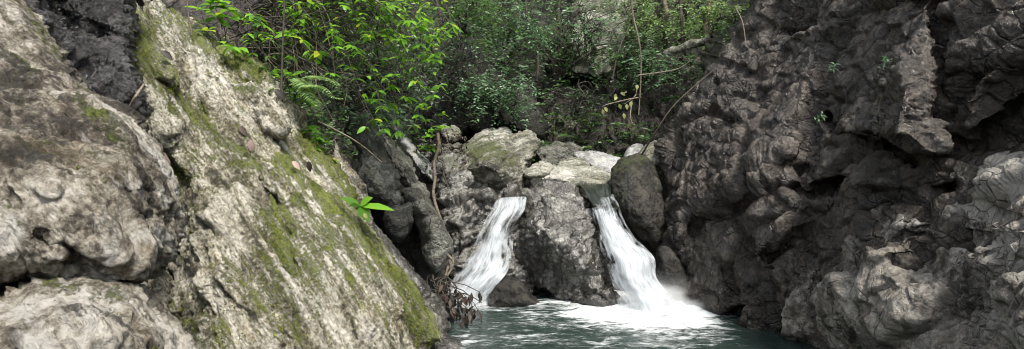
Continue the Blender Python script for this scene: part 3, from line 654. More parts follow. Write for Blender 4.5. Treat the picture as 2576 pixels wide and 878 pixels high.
rock('rock_shelf', [(2720, 370), (2575, 404), (2500, 432), (2400, 480), (2330, 502), (2250, 512), (2160, 542), (2118, 582), (2060, 640), (2012, 720), (1990, 780), (1986, 832), (2012, 880), (2100, 980), (2720, 980)],
     on_cliff([(2680, 400), (2575, 415), (2500, 440), (2400, 490), (2250, 520), (2160, 550), (2060, 650), (2000, 780), (2040, 860)], .03) + on_cliff([(2300, 600), (2150, 720), (2450, 560), (2200, 850)], .28) + [(2680, 700, 1.95), (2575, 640, 2.25), (2575, 800, 2.0), (2420, 780, 2.75)], M['shelf'],
     d_block(.065, 1.6, (1, 1, 1), 121, 1.2, .5, .05, .9), T=.10, Tb=.7, R=.15, step=3.0, jitter=7, seed=45,
     strokes=[([(2330, 640), (2390, 690), (2420, 800)], 80, .34), ([(2100, 620), (2050, 720), (2010, 800)], 12, .1), ([(2250, 600), (2420, 590), (2575, 600)], 14, .08), ([(2420, 500), (2575, 560)], 10, .08), ([(2110, 600), (2200, 640), (2300, 610)], 18, -.08), ([(2500, 800), (2540, 720)], 24, -.10),
              ([(2020, 800), (2040, 850)], 22, .12)],
     paint={'stain_shade': [([(2340, 660), (2430, 760)], 70, .5), ([(2030, 820)], 40, .4), ([(2150, 750), (2250, 850)], 80, .2)], 'pale': [([(2400, 500), (2575, 440)], 70, .75), ([(2480, 580), (2575, 700)], 70, .6), ([(2500, 800), (2575, 860)], 60, .65), ([(2180, 580), (2350, 560)], 45, .5), ([(2060, 720), (2150, 720)], 50, .3)]},
     label='rough lighter rock shelf jutting forward below the dark cliff')
rock('polished_rock', [(1646, 700), (1640, 670), (1652, 634), (1672, 622), (1705, 650), (1730, 705), (1745, 780), (1705, 778), (1668, 742)], [(1660, 660, 6.4), (1690, 690, 6.3), (1720, 760, 6.2)], M['dark'], d_round(.03, 3, 45), T=.25, Tb=.5, R=.25,
     step=2.8, jitter=2, seed=46, label='smooth wet rock nose at the right edge of the right waterfall')
# ------------------------------------------------------------------ background rocks
rock('back_rock_face', [(1340, 410), (1362, 300), (1358, 200), (1420, 150), (1520, 175), (1600, 195), (1680, 170), (1760, 140), (1740, 300), (1690, 410), (1500, 415)], [(1380, 350, 10.3), (1500, 200, 11.3), (1500, 390, 10.4), (1700, 200, 10.6), (1680, 380, 9.6)],
     M['cliff'], d_block(.22, 1.5, (1.3, 1, .6), 131, .7, .6), T=.4, Tb=.8, R=.4, step=3.2, jitter=6, seed=51, paint={'stain_shade': [([(1400, 200), (1620, 230)], 60, .5), ([(1560, 300)], 50, .3)], 'moss': [([(1480, 330), (1560, 380)], 50, .15)]},
     label='dark jagged rock face at the back of the gorge')
rock('pale_rock_face', [(1420, 180), (1440, 80), (1480, -60), (1600, -80), (1590, 60), (1570, 150), (1500, 195)], [(1450, 150, 10.7), (1520, 0, 12.7), (1560, 120, 11.0), (1450, 60, 11.8), (1500, 190, 10.4)], M['boulder'], d_block(.25, 1.2, (1, 1, .6), 135, .7, .5), T=.5, Tb=.6, R=.5, step=3.4, jitter=8,
     seed=52, paint={'stain_shade': [([(1450, 120), (1560, 100)], 60, .25)]}, label='pale sunlit rock face high among the trees')
rock('bank_rock', [(1075, 335), (1085, 210), (1150, 120), (1240, 150), (1330, 200), (1365, 330), (1320, 345), (1200, 330), (1140, 345)], [(1100, 280, 9.2), (1200, 180, 9.9), (1320, 300, 9.6), (1220, 310, 9.2)], M['soil'], d_block(.2, 1.6, (1, 1, .7), 137, .7, .6),
     T=.4, Tb=.7, R=.4, step=3.4, jitter=7, seed=53, paint={'stain_shade': [([(1150, 200), (1300, 250)], 80, .2)]}, label='black broken bank behind the domed boulder')
rock('boulder', [(1110, 325), (1122, 312), (1138, 307), (1158, 322), (1164, 346), (1150, 364), (1130, 366), (1114, 352)], [(1130, 325, 8.5), (1150, 340, 8.5), (1130, 355, 8.4)], M['boulder'], d_block(.06, 3, (1, 1, 1), 141, .4), T=.2, Tb=.4, R=.2, step=2.6, jitter=2,
     seed=54, paint={'stain_shade': [([(1140, 355)], 16, .5)]}, label='grey boulder in the gully left of the big mossy boulder')
rr = np.random.default_rng(5)
for k in range(26):
    u = rr.uniform(1062, 1165); v = rr.uniform(366, 420); d = 8.15 - (v - 366) * .012 + rr.uniform(-.1, .1); s = rr.uniform(5, 13)
    an = np.sort(rr.uniform(0, 2 * np.pi, 8)); an = np.linspace(0, 2 * np.pi, 9)[:-1] + rr.uniform(-.2, .2, 8)
    o = rock('gully_stone', np.c_[u + s * np.cos(an) * rr.uniform(.8, 1.2, 8), v + s * .7 * np.sin(an) * rr.uniform(.8, 1.2, 8)], [(u, v, d), (u + s, v, d + .02), (u, v + s, d - .03)], M[['grey', 'boulder', 'grey'][k % 3]],
             d_round(.012, 8, k), T=.05, Tb=.06, R=.05, step=1.8, jitter=0, seed=k, label='loose grey stone lying among dead leaves in the gully', group='loose stones in the gully')
    o['category'] = 'stone'
# ------------------------------------------------------------------ water
def pool_mat():
    t = NT('pool_water'); rc = t.attr('rc', True)
    b = t.n('ShaderNodeBsdfPrincipled')
    q = t.scale(rc, (.55, 1.5, 1))
    n1 = t.noise(q, 5, 7, .68, .9); n2 = t.noise(q, 19, 5, .7, .6, off=7)
    f = t.math('ADD', t.attr('foam'), t.math('ADD', t.math('MULTIPLY', t.math('SUBTRACT', n1, .5), 2.0), t.math('MULTIPLY', t.math('SUBTRACT', n2, .5), 1.1)))
    m = t.rng(f, .30, .95)
    base = t.mix(t.noise(rc, 1.1, 3, .5), (.013, .023, .020), (.024, .038, .033))
    t.l(t.mix(m, base, (.56, .59, .60)), b.inputs['Base Color'])
    t.l(t.rng(m, 0, 1, .06, .7), b.inputs['Roughness']); b.inputs['IOR'].default_value = 1.33
    h = t.math('ADD', t.noise(q, 9, 4, .6, .4), t.math('MULTIPLY', m, .25))
    t.l(t.bump(h, .5, .05), b.inputs['Normal']); t.l(b.outputs[0], t.out.inputs[0])
    return t.m

def fall_mat(name, cov, thin):
    t = NT(name); st = t.attr('st', True)
    b = t.n('ShaderNodeBsdfPrincipled'); tr = t.n('ShaderNodeBsdfTransparent'); mx = t.n('ShaderNodeMixShader')
    q = t.scale(st, (1, .11, 1))
    n1 = t.noise(q, 15, 4, .6, .25); n2 = t.noise(q, 46, 4, .65, .2, off=4); n3 = t.noise(t.scale(st, (1, .5, 1)), 5, 3, .5, off=9)
    f = t.math('ADD', t.math('MULTIPLY', n1, .8), t.math('ADD', t.math('MULTIPLY', n2, .3), t.math('MULTIPLY', n3, 1.1)))
    f = t.math('SUBTRACT', f, .60)
    a = t.rng(t.math('ADD', f, t.attr('cov')), cov - .20, cov + .20)
    a = t.math('MULTIPLY', a, thin)
    col = t.mix(t.rng(n2, .35, .65), (.42, .46, .49), (.60, .63, .655))
    t.l(col, b.inputs['Base Color']); b.inputs['Roughness'].default_value = .35
    b.inputs['Subsurface Weight'].default_value = 0
    t.l(a, mx.inputs[0]); t.l(tr.outputs[0], mx.inputs[1]); t.l(b.outputs[0], mx.inputs[2]); t.l(mx.outputs[0], t.out.inputs[0])
    return t.m
M['pool'] = pool_mat()
M['fall_back'] = fall_mat('falling_water_body', .55, .62)
M['fall_front'] = fall_mat('falling_water_strands', .58, .6)
M['green_water'] = None
def lip_mat():
    t = NT('stream_water'); st = t.attr('st', True)
    b = t.n('ShaderNodeBsdfPrincipled'); q = t.scale(st, (1, .12, 1)); n = t.noise(q, 18, 5, .65, .3)
    t.l(t.mix(t.rng(n, .46, .80), (.012, .016, .012), (.06, .07, .06)), b.inputs['Base Color']); b.inputs['Roughness'].default_value = .28
    t.l(t.bump(n, .6, .05), b.inputs['Normal']); t.l(b.outputs[0], t.out.inputs[0])
    return t.m
M['stream'] = lip_mat()

# pool surface: finer near the falls; foam thickens round the plunge points
px = axis([(-5, -1.2, .2), (-1.2, 3.2, .02), (3.2, 5, .2)]); py = axis([(-6, 3.5, .25), (3.5, 7.2, .022), (7.2, 7.6, .1)])
X, Y = np.meshgrid(px, py); shp = X.shape; x = X.ravel(); y = Y.ravel()
pr = P(1640, 775, 6.25); pl = P(1185, 762, 6.5)
dr = np.hypot((x - pr[0]) / 1.15, (y - pr[1])); dl = np.hypot(x - pl[0], y - pl[1])
q = np.stack([x, y * 1.7, 0 * x], -1); qw = warp(q, .25, 1.5, 5)
z = .012 * fbm(qw * 3.2, 4, .6, 3) + .03 * np.exp(-(dr / .7) ** 2) * (1 + fbm(q * 7, 3, seed=6)) + .012 * np.exp(-(dr / 1.3) ** 2) * ridged(qw * 4, 3, seed=8)
foam = 1.0 * np.exp(-(dr / .62) ** 2) + .72 * np.exp(-(dr / 1.45) ** 2) + .7 * np.exp(-(dl / .28) ** 2)
foam += .22 * np.exp(-((x + .25 - (5.0 - y) * .4) / .9) ** 2) * np.exp(-((y - 4.9) / .35) ** 2) + .28 * np.exp(-((x + .45) / .16) ** 2 - ((y - 5.1) / .5) ** 2)
foam += .18 * ridged(np.stack([x * .9, y * 2.2, 0 * x + 2], -1), 2, seed=15) * np.exp(-(dr / 2.1) ** 2) - .08
foam -= .5 * sstep(1.9, 2.3, x)
V = np.stack([x, y, z], -1); idx = np.arange(len(V)).reshape(shp)
Q = np.stack([idx[:-1, :-1].ravel(), idx[:-1, 1:].ravel(), idx[1:, 1:].ravel(), idx[1:, :-1].ravel()], -1)
tag(mesh_np('pool_water', V, [Q], M['pool'], {'rc': V, 'foam': foam}, origin=np.zeros(3)), kind='structure')

def sheet(name, L, Rr, mat, out=.0, bulge=.1, na=60, nt=110, seed=0, cov=None, rough=.025, parent=None):
    """falling water between two bank lines (u,v,d)"""
    L = catmull(L, 10, False); Rr = catmull(Rr, 10, False)
    def res(p):
        s = np.r_[0, np.cumsum(np.linalg.norm(np.diff(p[:, :2], axis=0), axis=1))]; s /= s[-1]
        return np.stack([np.interp(np.linspace(0, 1, nt), s, p[:, k]) for k in range(3)], -1)
    L = res(L); Rr = res(Rr)
    a = np.linspace(0, 1, na); tt = np.linspace(0, 1, nt)
    A, Tt = np.meshgrid(a, tt)
    uvd = L[:, None] * (1 - A[..., None]) + Rr[:, None] * A[..., None]
    A = A.ravel(); Tt = Tt.ravel(); uvd = uvd.reshape(-1, 3)
    W = np.linalg.norm(P(*L.T) - P(*Rr.T), axis=1).mean(); H = np.linalg.norm(np.diff(P(*(.5 * (L + Rr)).T), axis=0), axis=1).sum()
    st = np.stack([A * W, Tt * H, 0 * A + seed], -1)
    nz = fbm(st * np.array([9, 1.0, 1]), 3, .5, seed) * rough * .7 + fbm(st * np.array([2.5, 1.4, 1]), 3, .5, seed + 4) * rough * 2.6
    d = uvd[:, 2] - out - bulge * np.sin(np.pi * A) * (.35 + .65 * np.sin(np.pi * np.minimum(Tt * .75 + .1, 1))) - nz
    V = P(uvd[:, 0], uvd[:, 1], d)
    idx = np.arange(len(V)).reshape(nt, na)
    Q = np.stack([idx[:-1, :-1].ravel(), idx[1:, :-1].ravel(), idx[1:, 1:].ravel(), idx[:-1, 1:].ravel()], -1)
    edge = np.minimum(A, 1 - A) + .26 * fbm(st * np.array([7, 2.2, 1]), 4, .65, seed + 9) - .05
    c = (.26 * sstep(0, .16, edge) - .26) + (0 if cov is None else cov(A, Tt))
    return mesh_np(name, V, [Q], mat, {'st': st, 'cov': c}, parent=parent)

def waterfall(label, L, Rr, covb, covf, seed, bulge, top):
    e = empty('waterfall', P(*top), label, 'waterfall')
    for k in range(3):
        sheet('water_sheet', L, Rr, M['fall_back'] if k < 2 else M['fall_front'], out=.045 * k - .03, bulge=bulge * (1 + .15 * k), seed=seed + 11 * k, cov=covb if k < 2 else covf, parent=e)
    return e
waterfall('narrow white waterfall fanning out on the left of the cracked midstream rock',
          [(1252, 498, 7.2), (1246, 506, 7.0), (1234, 530, 6.9), (1200, 588, 6.8), (1172, 648, 6.72), (1140, 700, 6.6), (1114, 745, 6.5), (1104, 772, 6.45)],
          [(1324, 494, 7.2), (1324, 503, 7.0), (1318, 530, 6.9), (1292, 570, 6.8), (1290, 620, 6.7), (1285, 662, 6.6), (1272, 690, 6.45), (1232, 740, 6.36), (1228, 775, 6.32)],
          lambda a, t: .06 + .2 * sstep(.5, .85, t), lambda a, t: .03 + .15 * sstep(.5, .9, t), 3, .14, (1220, 768, 6.5))
waterfall('broad white waterfall pouring between the midstream rock and dark boulder',
          [(1484, 505, 7.1), (1486, 515, 6.95), (1489, 540, 6.8), (1500, 580, 6.65), (1514, 640, 6.45), (1534, 700, 6.3), (1556, 750, 6.2), (1566, 790, 6.1)],
          [(1542, 488, 7.15), (1547, 497, 7.0), (1556, 515, 6.93), (1572, 558, 6.8), (1600, 600, 6.65), (1645, 648, 6.45), (1652, 700, 6.35), (1700, 758, 6.2), (1722, 790, 6.1)],
          lambda a, t: .06 + .2 * sstep(.12, .5, t) * sstep(.1, .45, a), lambda a, t: .02 + .22 * sstep(.2, .8, t) * sstep(.15, .45, a), 7, .16, (1610, 785, 6.2))
tag(sheet('stream_water', [(1452, 462, 7.6), (1466, 474, 7.25), (1480, 496, 7.0), (1492, 520, 6.85), (1500, 545, 6.85)], [(1536, 462, 7.5), (1536, 478, 7.25), (1537, 492, 7.1), (1546, 508, 6.95), (1556, 525, 6.9)], M['stream'], out=.0, bulge=.06, na=40, nt=50, seed=31, rough=.05), kind='structure')
# churned foam heaps where the water lands
def foam_mat():
    t = NT('churned_foam'); rc = t.attr('rc', True)
    b = t.n('ShaderNodeBsdfPrincipled'); tr = t.n('ShaderNodeBsdfTransparent'); mx = t.n('ShaderNodeMixShader')
    a = t.rng(t.math('ADD', t.attr('cov'), t.math('MULTIPLY', t.math('SUBTRACT', t.noise(rc, 14, 5, .65, .4), .5), 1.4)), .2, .75)
    b.inputs['Base Color'].default_value = (.62, .64, .66, 1); b.inputs['Roughness'].default_value = .6
    t.l(a, mx.inputs[0]); t.l(tr.outputs[0], mx.inputs[1]); t.l(b.outputs[0], mx.inputs[2]); t.l(mx.outputs[0], t.out.inputs[0])
    return t.m
M['foam'] = foam_mat()
def foam_heap(cx, cy, rx, ry, hgt, seed):
    n = 70; g = np.linspace(-1, 1, n); X, Y = np.meshgrid(g, g); x = X.ravel(); y = Y.ravel(); r = np.hypot(x, y)
    V = np.stack([cx + x * rx, cy + y * ry, 0 * x], -1)
    nz = fbm(V * 5, 2, .5, seed)
    V[:, 2] = .01 + hgt * np.clip(1 - r * r, 0, 1) * (.6 + 1.1 * nz) 
    V[:, 0] += .06 * nz; idx = np.arange(n * n).reshape(n, n)
    Q = np.stack([idx[:-1, :-1].ravel(), idx[:-1, 1:].ravel(), idx[1:, 1:].ravel(), idx[1:, :-1].ravel()], -1)
    tag(mesh_np('foam', V, [Q], M['foam'], {'rc': V, 'cov': 1.25 - 1.5 * r ** 2}), kind='stuff')
foam_heap(pr[0] + .03, pr[1] - .12, .66, .46, .07, 3)
foam_heap(pl[0], pl[1] - .05, .34, .22, .04, 5)

# spray hanging where the water strikes the pool
def spray_mat(k):
    t = NT('spray'); tc = t.n('ShaderNodeTexCoord').outputs['Object']
    ln = t.n('ShaderNodeVectorMath', operation='LENGTH'); t.l(tc, ln.inputs[0])
    n = t.noise(tc, 2.2, 4, .6)
    den = t.math('MULTIPLY', t.rng(t.math('ADD', ln.outputs['Value'], t.math('MULTIPLY', t.math('SUBTRACT', n, .5), 1.0)), 1.0, .1, 0, 1), k)
    v = t.n('ShaderNodeVolumePrincipled'); v.inputs['Color'].default_value = (.95, .96, .97, 1); t.l(den, v.inputs['Density'])
    t.l(v.outputs[0], t.out.inputs[1]); return t.m
import bmesh
def spray(c, r, k):
    bm = bmesh.new(); bmesh.ops.create_icosphere(bm, subdivisions=3, radius=1.0)
    me = bpy.data.meshes.new('spray'); bm.to_mesh(me); bm.free(); me.materials.append(spray_mat(k))
    o = bpy.data.objects.new('spray', me); C.objects.link(o); o.location = Vector(c); o.scale = r; tag(o, kind='stuff')
spray((pr[0] + .02, pr[1] - .12, .14), (.55, .40, .34), .6)
spray((pr[0] + .03, pr[1] - .12, .08), (.42, .30, .26), 9)
spray((pr[0] + .28, pr[1] - .18, .03), (.35, .25, .15), 7)
spray((pl[0] + .02, pl[1] - .08, .10), (.36, .28, .26), 1.5)
spray((pl[0], pl[1] - .06, .04), (.28, .16, .13), 7)
# ------------------------------------------------------------------ plants
def leaf_mat(name, a, b, trans=.45, rough=.4, spec=.5, yellow=None):
    t = NT(name); ti = t.attr('tint')
    stops = [(0, tuple(x * .55 for x in a)), (.35, a), (.85, b)]
    if yellow: stops = [(0, tuple(x * .45 for x in a)), (.3, a), (.8, b), (.95, b), (.98, yellow)]
    col = t.ramp(ti, stops)
    b_ = t.n('ShaderNodeBsdfPrincipled'); t.l(col, b_.inputs['Base Color']); b_.inputs['Roughness'].default_value = rough
    b_.inputs['Specular IOR Level'].default_value = spec
    tr = t.n('ShaderNodeBsdfTranslucent'); t.l(t.mix(.5, col, (b[0] * 1.5, b[1] * 1.4, b[2])), tr.inputs[0])
    mx = t.n('ShaderNodeMixShader'); mx.inputs[0].default_value = trans
    t.l(b_.outputs[0], mx.inputs[1]); t.l(tr.outputs[0], mx.inputs[2]); t.l(mx.outputs[0], t.out.inputs[0])
    return t.m
def bark_mat(name, a, b, sc=30):
    t = NT(name); tc = t.n('ShaderNodeTexCoord').outputs['Object']
    n = t.noise(tc, sc, 5, .7); col = t.ramp(t.rng(n, .35, .65), [(0, a), (1, b)])
    p = t.n('ShaderNodeBsdfPrincipled'); t.l(col, p.inputs['Base Color']); p.inputs['Roughness'].default_value = .8
    t.l(t.bump(n, .6, .01), p.inputs['Normal']); t.l(p.outputs[0], t.out.inputs[0]); return t.m
M['leaf_bright'] = leaf_mat('bright_green_leaf', (.055, .15, .012), (.19, .42, .035), .5, .4, .4, (.42, .36, .03))
M['leaf_mid'] = leaf_mat('mid_green_leaf', (.026, .07, .016), (.09, .19, .04), .35, .35, .5)
M['leaf_cool'] = leaf_mat('cool_green_leaf', (.04, .09, .042), (.14, .26, .12), .35, .38, .6)
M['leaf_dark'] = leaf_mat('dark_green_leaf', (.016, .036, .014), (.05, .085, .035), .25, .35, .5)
M['leaf_pale'] = leaf_mat('pale_green_leaf', (.08, .16, .05), (.27, .40, .15), .4, .4, .5)
M['leaf_yellow'] = leaf_mat('yellowish_leaf', (.22, .24, .08), (.42, .42, .18), .35, .5, .3)
M['leaf_dead'] = leaf_mat('dead_brown_leaf', (.025, .018, .014), (.085, .058, .045), .1, .6, .4)
M['leaf_mauve'] = leaf_mat('dry_mauve_leaf', (.30, .215, .19), (.40, .30, .27), .1, .6, .3)
M['stem_dark'] = bark_mat('dark_stem', (.018, .015, .011), (.06, .05, .038))
M['stem_pale'] = bark_mat('pale_stem', (.11, .09, .065), (.26, .22, .16))
M['stem_mid'] = bark_mat('root_bark', (.05, .04, .028), (.15, .125, .09))
M['moss_tuft'] = leaf_mat('moss_tuft', (.09, .115, .014), (.27, .31, .04), .3, .8, .1)
M['stem_green'] = bark_mat('green_stem', (.05, .07, .02), (.10, .14, .04))

def unit(v): 
    l = np.linalg.norm(v, axis=-1, keepdims=True); return v / np.maximum(l, 1e-9)

def leaf_arrays(pos, dr, up, length, width, fold=.25, droop=.25, hi=True):
    pos = np.asarray(pos, float); n = len(pos); dr = unit(np.asarray(dr, float)); up = np.asarray(up, float)
    sd = unit(np.cross(dr, up)); nm = np.cross(sd, dr)
    L = np.broadcast_to(np.asarray(length, float), n)[:, None]; Wd = np.broadcast_to(np.asarray(width, float), n)[:, None] * .5
    if hi:
        prof = [(0, 0, 0), (.22, .78, 0), (.5, 1, 0), (.78, .6, 0), (1, 0, 0)]
        vs = [pos]
        for f, w, _ in prof[1:4]:
            c = pos + dr * L * f - nm * L * droop * f * f
            vs += [c - sd * Wd * w + nm * Wd * w * fold, c, c + sd * Wd * w + nm * Wd * w * fold]
        vs.append(pos + dr * L - nm * L * droop)
        V = np.stack(vs, 1); k = V.shape[1]
        tri = np.array([[0, 2, 1], [0, 3, 2], [7, 8, 10], [8, 9, 10]]); quad = np.array([[1, 2, 5, 4], [2, 3, 6, 5], [4, 5, 8, 7], [5, 6, 9, 8]])
    else:
        c = pos + dr * L * .45 - nm * L * droop * .2
        V = np.stack([pos, c - sd * Wd + nm * Wd * fold, pos + dr * L - nm * L * droop, c + sd * Wd + nm * Wd * fold], 1); k = 4
        tri = np.array([[0, 2, 1], [0, 3, 2]]); quad = np.zeros((0, 4), int)
    b = (np.arange(n) * k)[:, None, None]
    return V.reshape(-1, 3), (tri[None] + b).reshape(-1, 3), (quad[None] + b).reshape(-1, 4), k

def leaves(name, pos, dr, up, length, width, mat, parent=None, hi=True, tint=None, origin=None, **kw):
    V, T, Qd, k = leaf_arrays(pos, dr, up, length, width, hi=hi, **kw)
    n = len(pos); tint = RNG.random(n) if tint is None else np.broadcast_to(tint, n)
    fl = [T.astype(int)] + ([Qd.astype(int)] if len(Qd) else [])
    return mesh_np(name, V, fl, mat, {'tint': np.repeat(tint, k)}, smooth=hi, parent=parent, origin=origin)

def tube_arrays(pts, r0, r1, sides=5):
    pts = np.asarray(pts, float); n = len(pts)
    tg = unit(np.gradient(pts, axis=0)); ref = np.array([.3, .2, 1.0]) if abs(tg[:, 2]).mean() < .8 else np.array([1.0, .2, .1])
    a = unit(np.cross(tg, ref)); b = np.cross(tg, a)
    r = np.linspace(r0, r1, n) if np.isscalar(r0) else np.asarray(r0)
    an = np.linspace(0, 2 * np.pi, sides, endpoint=False)
    V = pts[:, None] + r[:, None, None] * (np.cos(an)[None, :, None] * a[:, None] + np.sin(an)[None, :, None] * b[:, None])
    i = np.arange(n * sides).reshape(n, sides); j = np.roll(i, -1, 1)
    Q = np.stack([i[:-1].ravel(), j[:-1].ravel(), j[1:].ravel(), i[1:].ravel()], -1)
    return V.reshape(-1, 3), Q
def tubes(name, lst, mat, parent=None, sides=5, origin=None):
    Vs = []; Qs = []; o = 0
    for pts, r0, r1 in lst:
        V, Q = tube_arrays(pts, r0, r1, sides); Vs.append(V); Qs.append(Q + o); o += len(V)
    return mesh_np(name, np.concatenate(Vs), [np.concatenate(Qs)], mat, parent=parent, origin=origin)
def arc(a, b, lift, n=14, wob=.03, rng=RNG):
    a = np.asarray(a, float); b = np.asarray(b, float); t = np.linspace(0, 1, n)[:, None]
    L = np.linalg.norm(b - a); w = rng.normal(0, wob * L, (4, 3))
    p = a * (1 - t) + b * t + np.array([0, 0, lift]) * 4 * t * (1 - t)
    for k in range(3): p = p + w[k] * np.sin((k + 1) * np.pi * t)
    return p
def px_line(pts, n=8): return P(*catmull(np.array(pts, float), n, False).T)

# --- the bright leafy shrubs overhanging the slab
def rosette(tip, dr, n, L, rng):
    az = rng.uniform(0, 6.28) + np.arange(n) * 2 * np.pi / n + rng.normal(0, .25, n)
    d = np.stack([np.cos(az), np.sin(az), rng.normal(-.05, .25, n)], -1) * .9 + unit(dr) * .35
    return np.repeat(tip[None], n, 0), d, np.tile([0, -.25, 1.], (n, 1)) + rng.normal(0, .3, (n, 3)), L * rng.uniform(.65, 1.1, n)
def shrub(label, starts, tips, leafL, mat, rng, name='leafy_shrub', group=None, lift=.35, stem=.008, along=.45, stemmat=None, wob=.05, density=1.0, wr=.42):
    base = P(*np.mean(starts, 0)); base[2] -= .3
    e = empty(name, base, label, 'shrub', group)
    tb = []; A = [[], [], [], []]
    for (u, v, d) in tips:
        s = starts[rng.integers(len(starts))]
        a = P(*s) + rng.normal(0, .06, 3); b = P(u, v, d)
        L = np.linalg.norm(b - a); ln = arc(a, b, lift * L * .5 * rng.uniform(.3, 1.2), 16, wob, rng)
        tb.append((ln, stem * rng.uniform(.7, 1.3), stem * .3))
        tg = np.gradient(ln, axis=0)
        for x_, r in zip(A, rosette(ln[-1], tg[-1], rng.integers(4, 7), leafL, rng)): x_.append(r)
        t = along
        while t < .97:
            f = t * 15; i = int(f); p = ln[i] + (ln[min(i + 1, 15)] - ln[i]) * (f - i)
            if rng.random() < .25 * density:   # a side twig with its own rosette
                q = p + rng.normal(0, .13, 3) + np.array([0, -.05, .02]); tb.append((arc(p, q, .02, 5, .05, rng), stem * .4, stem * .25))
                for x_, r in zip(A, rosette(q, q - p, rng.integers(3, 6), leafL * .85, rng)): x_.append(r)
            elif rng.random() < density:
                sd = unit(np.cross(tg[i], [0, 0, 1.])) + rng.normal(0, .3, 3)
                for x_, r in zip(A, (np.stack([p, p]), np.stack([sd, -sd]) + unit(tg[i]) * .5, np.tile([0, -.2, 1.], (2, 1)) + rng.normal(0, .3, (2, 3)), leafL * rng.uniform(.5, .95, 2))): x_.append(r)
            t += .06 / max(L, .3) * 1.1 + .02
    for k in range(6):                         # the woody stems they share
        a = P(*starts[rng.integers(len(starts))]); b = base + rng.normal(0, .15, 3)
        tb.append((arc(b, a, .1, 8, .05, rng), stem * 1.6, stem))
    tubes('branch', tb, stemmat or M['stem_dark'], e)
    pos = np.concatenate(A[0]); Ln = np.concatenate(A[3])
    leaves('foliage', pos, np.concatenate(A[1]), np.concatenate(A[2]), Ln, Ln * wr * rng.uniform(.85, 1.15, len(Ln)), mat, e)
    return e
g1 = np.random.default_rng(11)
def scatter(n, u0, u1, v0, v1, d0, d1): return [(g1.uniform(u0, u1), g1.uniform(v0, v1), g1.uniform(d0, d1)) for _ in range(n)]
GS = 'bright leafy shrubs overhanging the slab'
shrub('bright green shrub arching out right to the farthest leaf tips over the gully', [(700, -90, 5.9), (820, -120, 6.0), (760, -20, 5.9)],
      scatter(14, 940, 1130, 10, 160, 5.0, 5.8) + [(1130, 58, 5.2), (1120, 88, 5.2), (1140, 70, 5.3), (1105, 215, 5.3), (1085, 240, 5.2), (1060, 262, 5.2), (1100, 150, 5.3)], .11, M['leaf_bright'], g1, group=GS)
shrub('bright green shrub hanging lowest, its leaf clusters in front of the rock spurs', [(720, 10, 5.8), (800, -40, 6.0), (690, 60, 5.6)],
      [(1000, 330, 5.4), (965, 325, 5.3), (1040, 315, 5.5), (1055, 290, 5.4), (940, 300, 5.2), (1020, 245, 5.4), (1075, 300, 5.6), (930, 250, 5.4), (985, 215, 5.3), (1045, 205, 5.2)], .12, M['leaf_bright'], g1, group=GS, along=.6)
shrub('dense bright shrub crown at the top edge between ridge and gully', [(640, 40, 5.8), (740, -60, 6.0), (860, -110, 6.2)],
      scatter(34, 700, 1080, -50, 150, 5.1, 6.2), .10, M['leaf_bright'], g1, group=GS, along=.35)
shrub('bright green shrub with wide leaf pairs just above the mossy ridge', [(600, 90, 5.6), (680, 120, 5.7), (640, -40, 5.7)],
      [(640, 40, 5.3), (660, 62, 5.2), (690, 175, 5.2), (735, 190, 5.2), (720, 90, 5.3), (600, 120, 5.2), (760, 50, 5.3), (800, 130, 5.2), (830, 185, 5.2), (770, 250, 5.2), (760, 100, 5.1), (840, 90, 5.2)], .125, M['leaf_bright'], g1, group=GS, along=.55)
shrub('darker green shrub in shade behind the bright ones', [(760, 60, 6.6), (900, -60, 6.9)],
      scatter(40, 640, 1080, -20, 280, 5.9, 6.8), .10, M['leaf_mid'], g1, group=GS, along=.4)
shrub('young leafy plant low in the hollow right of the ridge', [(790, 410, 5.5), (800, 430, 5.5)], [(775, 322, 5.2), (800, 345, 5.2), (765, 335, 5.2), (820, 355, 5.3), (790, 372, 5.2), (760, 380, 5.1), (830, 400, 5.3)], .12, M['leaf_bright'], g1, along=.75, lift=.1, stem=.005)
shrub('small sapling with broad yellow-green leaves beside the shaded top outcrop', [(545, 140, 5.3), (560, 110, 5.3)], [(530, 12, 5.1), (555, 5, 5.1), (575, 25, 5.2), (545, 40, 5.1), (520, 78, 5.0), (580, 118, 5.0), (505, 25, 5.2)], .14, M['leaf_bright'], g1, along=.8, lift=.05, stem=.005, wr=.5)
shrub('small plant rooted beside the gully root, bright tufts', [(1100, 400, 7.4), (1105, 340, 7.3)], [(1100, 328, 7.1), (1088, 325, 7.1), (1115, 322, 7.15), (1075, 365, 7.2), (1085, 372, 7.2), (1068, 372, 7.2)], .14, M['leaf_bright'], g1, along=.85, lift=.05, stem=.006)
